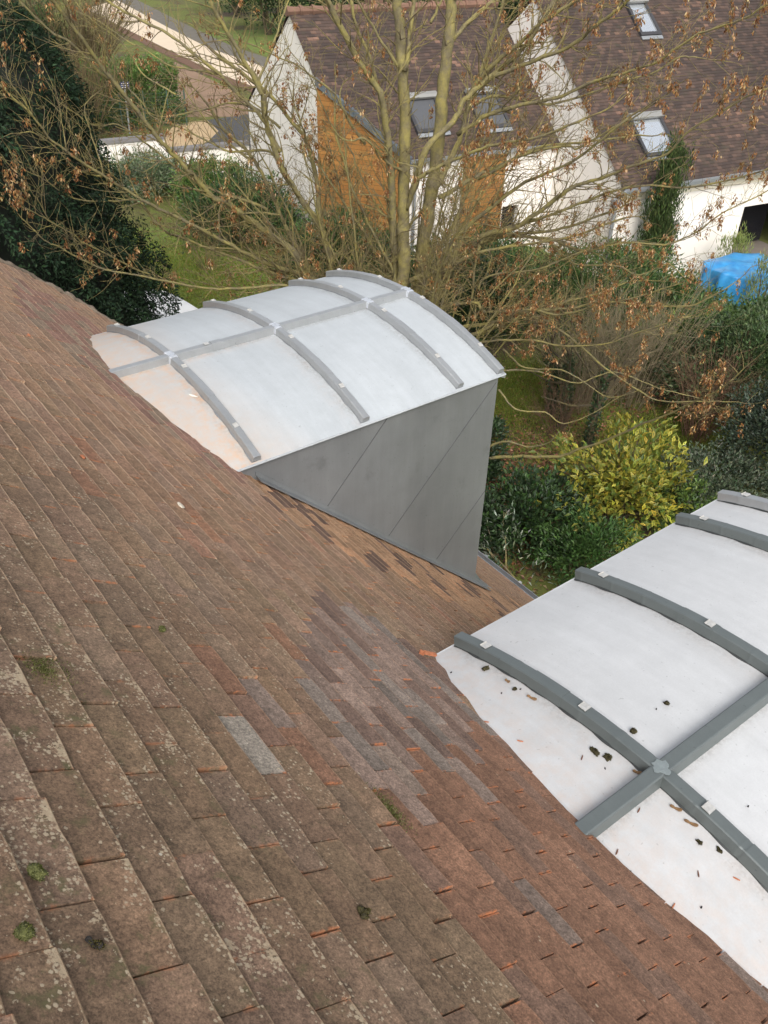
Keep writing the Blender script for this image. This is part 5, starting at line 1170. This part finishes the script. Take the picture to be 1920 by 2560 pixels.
# clipped hedge by the street with its wire fence
bush('clipped_hedge', tuple(HL(-7.55, 23.2, 0)), (1.65, 1.75, 2.15), 22000, .11, .06, [(.10, .18, .04), (.085, .16, .035), (.13, .20, .05), (.07, .13, .03)], 'square clipped green hedge with pale top behind a wire fence', 'hedge', seed=52, nclump=420, clump=.10, ax=AX, shape='box', stems=4)
fn = empty('wire_fence', tuple(HL(-7.6, 21.3, 0)), 'green wire mesh fence in front of the clipped hedge', 'fence')
FG = simple('green_fence', (.05, .10, .075), .6, .1, .2, 6)
for a in (-9.6, -8.6, -7.6, -6.6, -5.85):
    mb = MB(); mb.tube([HL(a, 21.25, 0), HL(a, 21.25, 1.5)], .03, 6); mb.build('post', FG, fn)
mb = MB()
for z in np.arange(.1, 1.45, .14): mb.tube([HL(-9.6, 21.25, z), HL(-5.85, 21.25, z)], .005, 4)
for a in np.arange(-9.6, -5.85, .10): mb.tube([HL(a, 21.25, .05), HL(a, 21.25, 1.42)], .004, 4)
mb.build('mesh', FG, fn)
# cypress column by the white house
bush('cypress_tree', tuple(HL(.95, -.75, -.45)), (.36, .36, 4.3), 9000, .13, .03, [(.055, .085, .028), (.08, .115, .035), (.04, .062, .022)], 'slim columnar cypress against the white house front', 'tree', seed=53, nclump=220, clump=.16, mat=NEEDLE, upd=1.6, stems=3)
bush('conifer_seedling', tuple(HL(2.5, -3.4, -.4)), (.34, .34, 2.0), 1300, .13, .018, [(.22, .25, .07), (.30, .32, .10), (.16, .20, .05)], 'pale green feathery sapling in front of the blue tarpaulin', 'tree', seed=54, nclump=60, mat=NEEDLE, upd=1.4, stems=4, fill=.1)
bush('conifer_seedling', tuple(HL(3.75, -1.05, -.68)), (.4, .4, 1.9), 1300, .13, .018, [(.20, .24, .07), (.27, .30, .10), (.16, .20, .05)], 'pale feathery sapling before the porch opening', 'tree', seed=55, nclump=60, mat=NEEDLE, upd=1.4, stems=4, fill=.1)
# bare shrubs with straight pale stems
def bare_shrub(name, c, nst, h, spread, label, mat, seed, r0=.012, side=3, lean=(0, 0)):
    r = np.random.default_rng(seed); c = np.asarray(c, float); root = empty(name, tuple(c), label, 'shrub'); mb = MB()
    for i in range(nst):
        a = r.uniform(0, 2*math.pi); s = spread*math.sqrt(r.uniform(0, 1)); b0 = c+np.array([math.cos(a), math.sin(a), 0])*s*.28
        tip = c+np.array([math.cos(a)*s+lean[0]+r.normal(0, .1), math.sin(a)*s+lean[1]+r.normal(0, .1), h*r.uniform(.6, 1.05)])
        m_ = (b0*.55+tip*.45)+np.array([0, 0, h*.10])+r.normal(0, .07, 3)
        P = smoothpts([b0, m_, tip], 4); rr = r0*r.uniform(.6, 1.2); mb.tube(P, np.linspace(rr, rr*.35, len(P)), 4, cap=False)
        for q in range(side):
            k = r.integers(3, len(P)-1); d = unit(unit(P[k]-P[k-1])+r.normal(0, .5, 3)); l = r.uniform(.25, .8)
            mb.tube([P[k], P[k]+d*l*.5, P[k]+d*l+[0, 0, .06]], [rr*.5, rr*.35, rr*.2], 3, cap=False)
    mb.build('stems', mat, root, loc=tuple(c)); return root
bare_shrub('bare_shrub', (13.4, 10.4, 0), 170, 2.4, 1.7, 'dense leafless shrub of straight pale stems in the garden middle', PALEST, 61, .008, 5)
bare_shrub('bare_shrub', (14.4, 9.9, 0), 110, 2.5, 1.6, 'leafless shrub of thin pale stems leaning beside the tall evergreen', PALEST, 62, .008, 5)
bare_shrub('bare_shrub', (14.3, 8.1, 0), 90, 1.9, .85, 'reddish brown twiggy bush before the tall evergreen', barkmat('reddish_stem', (.09, .045, .03), (.20, .115, .075), amt=.1), 63, .007, 5)
bare_shrub('bare_shrub', (12.0, 9.7, 0), 40, 1.0, .7, 'low brown twiggy bush at the foot of the pale stems', barkmat('brown_stem', (.08, .045, .03), (.17, .10, .065), amt=.1), 64, .006, 5)
bare_shrub('bare_shrub', (10.4, 21.6, 0), 40, 1.2, .8, 'thin leafless shoots on the lawn below the maple', TWIGM, 65, .006, 2)
def ivy_trunk(c, h, label, seed, lean):
    r = np.random.default_rng(seed); c = np.asarray(c, float); root = empty('ivy_tree', tuple(c), label, 'tree')
    mb = MB(); P = smoothpts([c, c+np.array([lean*.3, 0, h*.5]), c+np.array([lean, .1, h])], 4); mb.tube(P, np.linspace(.085, .05, len(P)), 8); 
    for q in range(7):
        p = P[-1-r.integers(0, 4)]; d = unit(r.normal(0, .6, 3)+np.array([0, 0, .9])); mb.tube([p, p+d*.5, p+d*1.1+[0, 0, .2]], [.03, .02, .008], 5)
    mb.build('trunk', DKST, root, loc=tuple(c))
    n = 900; t = r.uniform(0, 1, n); P_ = np.stack([np.interp(t, np.linspace(0, 1, len(P)), P[:, k]) for k in range(3)], -1)+rdir(r, n)*r.uniform(.07, .14, (n, 1))
    leafcloud('foliage', P_, rdir(r, n)+[0, 0, -.3], rdir(r, n), .06, .045, palette(r, n, GR_D), root, LEAFM, loc=tuple(c))
ivy_trunk((12.55, 10.45, 0), 1.5, 'short dark leaning trunk left of the ivy stump', 71, -.25)
ivy_trunk((12.35, 9.95, 0), 1.6, 'dark ivy-wrapped upright trunk at the pale stems', 72, .0)
ivy_trunk((11.95, 8.95, 0), 1.7, 'dark trunk rising behind the top of the yellow shrub', 73, .3)
# brown thicket behind the conifer, evergreens at the back
bare_shrub('bare_thicket', (12.2, 36.3, 0), 200, 3.6, 2.6, 'brown leafless thicket beside the dark conifer', barkmat('thicket_stem', (.05, .035, .022), (.12, .085, .05), amt=.3), 66, .02, 6)
bare_shrub('bare_thicket', (16.5, 47.0, 0), 220, 4.6, 3.6, 'brown leafless thicket behind the clipped hedge', barkmat('thicket_stem_b', (.05, .035, .022), (.12, .085, .05), amt=.3), 67, .025, 6)
bush('dark_yew', (11.2, 37.5, 0), (1.8, 1.8, 2.6), 9000, .16, .06, GR_D, 'dark yew bush left of the clipped hedge', 'tree', seed=80, nclump=90, mat=NEEDLE)
bush('dark_yew', (13.8, 47.5, 0), (2.6, 2.4, 3.6), 8000, .2, .07, GR_D+GR_M[:1], 'dark yew behind the clipped hedge by the street', 'tree', seed=81, nclump=90, mat=NEEDLE)
for i, (x, y, rx, h, lab) in enumerate(((33.5, 57, 3.2, 5.2, 'dark evergreen across the street left of the gable peak'), (37.5, 52, 3.2, 6.0, 'dark evergreen behind the white gable peak'), (41, 45, 3.0, 6.5, 'dark evergreen behind the left part of the tiled ridge'),
        (44, 41, 3.2, 7.0, 'dark evergreen behind the middle of the tiled ridge'), (47, 37, 3.2, 7.0, 'dark evergreen behind the right end of the tiled ridge'), (28.0, 80, 3.4, 6.0, 'dark evergreen at the far end of the street'), (17, 74, 4, 7, 'dark evergreen far behind the brown thicket'), (9, 60, 4, 8, 'dark evergreen behind the conifer top'), (36, 66, 3.5, 6, 'dark evergreen across the far street bend'), (48, 60, 4, 9, 'tall dark evergreen farther back than the gable'), (55, 45, 4, 9, 'tall dark evergreen far behind the roofs'))):
    bush('evergreen_tree', (x, y, 0), (rx, rx, h), 7000, .26, .11, GR_D, lab, 'tree', 'evergreens behind the houses', seed=90+i, nclump=90, mat=NEEDLE, stems=4)
bush('pampas_grass', (30.6, 48.8, 0), (.8, .8, 2.0), 500, .55, .03, [(.50, .46, .34), (.60, .56, .45), (.25, .27, .13)], 'pale plumed ornamental grass across the street', 'plant', seed=110, nclump=20, upd=2.0, stems=3, fill=.3)
# tan-leaved oak at the right, mostly out of frame
ok_ = empty('oak_tree', (28.6, 11.2, 0), 'tan-leaved tree branch over the right roof ridge', 'tree')
mb = MB(); mb.tube(smoothpts([(28.6, 11.2, 0), (28.4, 11.4, 4), (27.8, 11.6, 7.5), (26.6, 12.0, 9.0)], 4), np.linspace(.26, .05, 13), 8)
r_ = np.random.default_rng(7)
for q in range(40):
    a = np.array([28.0, 11.5, 7.0])+r_.normal(0, .3, 3); b_ = np.array([27.6, 11.8, 8.6])+r_.normal(0, 1, 3)*np.array([1.5, 1.0, .8]); mb.tube(smoothpts([a, (a+b_)/2+[0, 0, .3], b_], 3), np.linspace(.04, .008, 7), 4)
mb.build('trunk', DKST, ok_, loc=(28.6, 11.2, 0))
n = 5200; P = np.array([27.8, 11.8, 8.6])+r_.normal(0, 1, (n, 3))*np.array([1.45, .95, .8])
leafcloud('crown', P, rdir(r_, n), rdir(r_, n), .14, .06, palette(r_, n, [(.34, .24, .10), (.42, .30, .12), (.25, .17, .08), (.30, .24, .07)], .3), ok_, DRY, loc=(28.6, 11.2, 0))
# ---- grass and leaf litter
r_ = np.random.default_rng(9)
def scatter(name, regions, kind):
    P = []
    for (x, y, rx, ry, n) in regions:
        q = r_.normal(0, .5, (n, 2)) if True else 0
        P.append(np.stack([x+q[:, 0]*rx, y+q[:, 1]*ry, np.zeros(n)], -1))
    P = np.concatenate(P); n = len(P)
    if kind == 'grass':
        D = unit(np.stack([r_.normal(0, .45, n), r_.normal(0, .45, n), np.ones(n)], -1)); L = r_.uniform(.03, .09, n)
        col = palette(r_, n, [(.14, .21, .03), (.19, .25, .04), (.10, .15, .025), (.26, .26, .06), (.22, .22, .04)], .3)
        o = leafcloud(name, P, D, rdir(r_, n), L, .016, col, None, GRASSB)
    else:
        P[:, 2] = .012+.03*r_.uniform(0, 1, n)**2; a = r_.uniform(0, 6.28, n); D = np.stack([np.cos(a), np.sin(a), r_.normal(0, .25, n)], -1); L = r_.uniform(.05, .10, n)
        col = palette(r_, n, [(.16, .085, .045), (.24, .13, .07), (.10, .055, .035), (.33, .20, .13), (.30, .14, .075)], .35)
        o = leafcloud(name, P, D, unit(np.array([0, 0, 1.])+r_.normal(0, .35, (n, 3))), L, L*.6, col, None, DRY)
    tag(o, kind='stuff')
scatter('grass', [(9.6, 21.3, 2.4, 4.2, 30000), (12.3, 11.4, 2.2, 1.6, 26000), (13.4, 8.1, 1.8, 1.5, 24000), (11.4, 12.6, 1.4, 1.3, 7000), (16, 39, 1.2, 1.0, 2500), (18.3, 40.5, .8, 1.5, 2500)], 'grass')
scatter('fallen_leaves', [(9.8, 9.5, 2.2, 2.2, 5000), (12.3, 10.2, 3.2, 2.6, 2200), (8.6, 8.3, 2., 2., 2500), (11.8, 20.6, 2.6, 3, 1500), (13.5, 9, 2.5, 2.2, 1000), (14, 37, 3, 2, 900)], 'leaves')
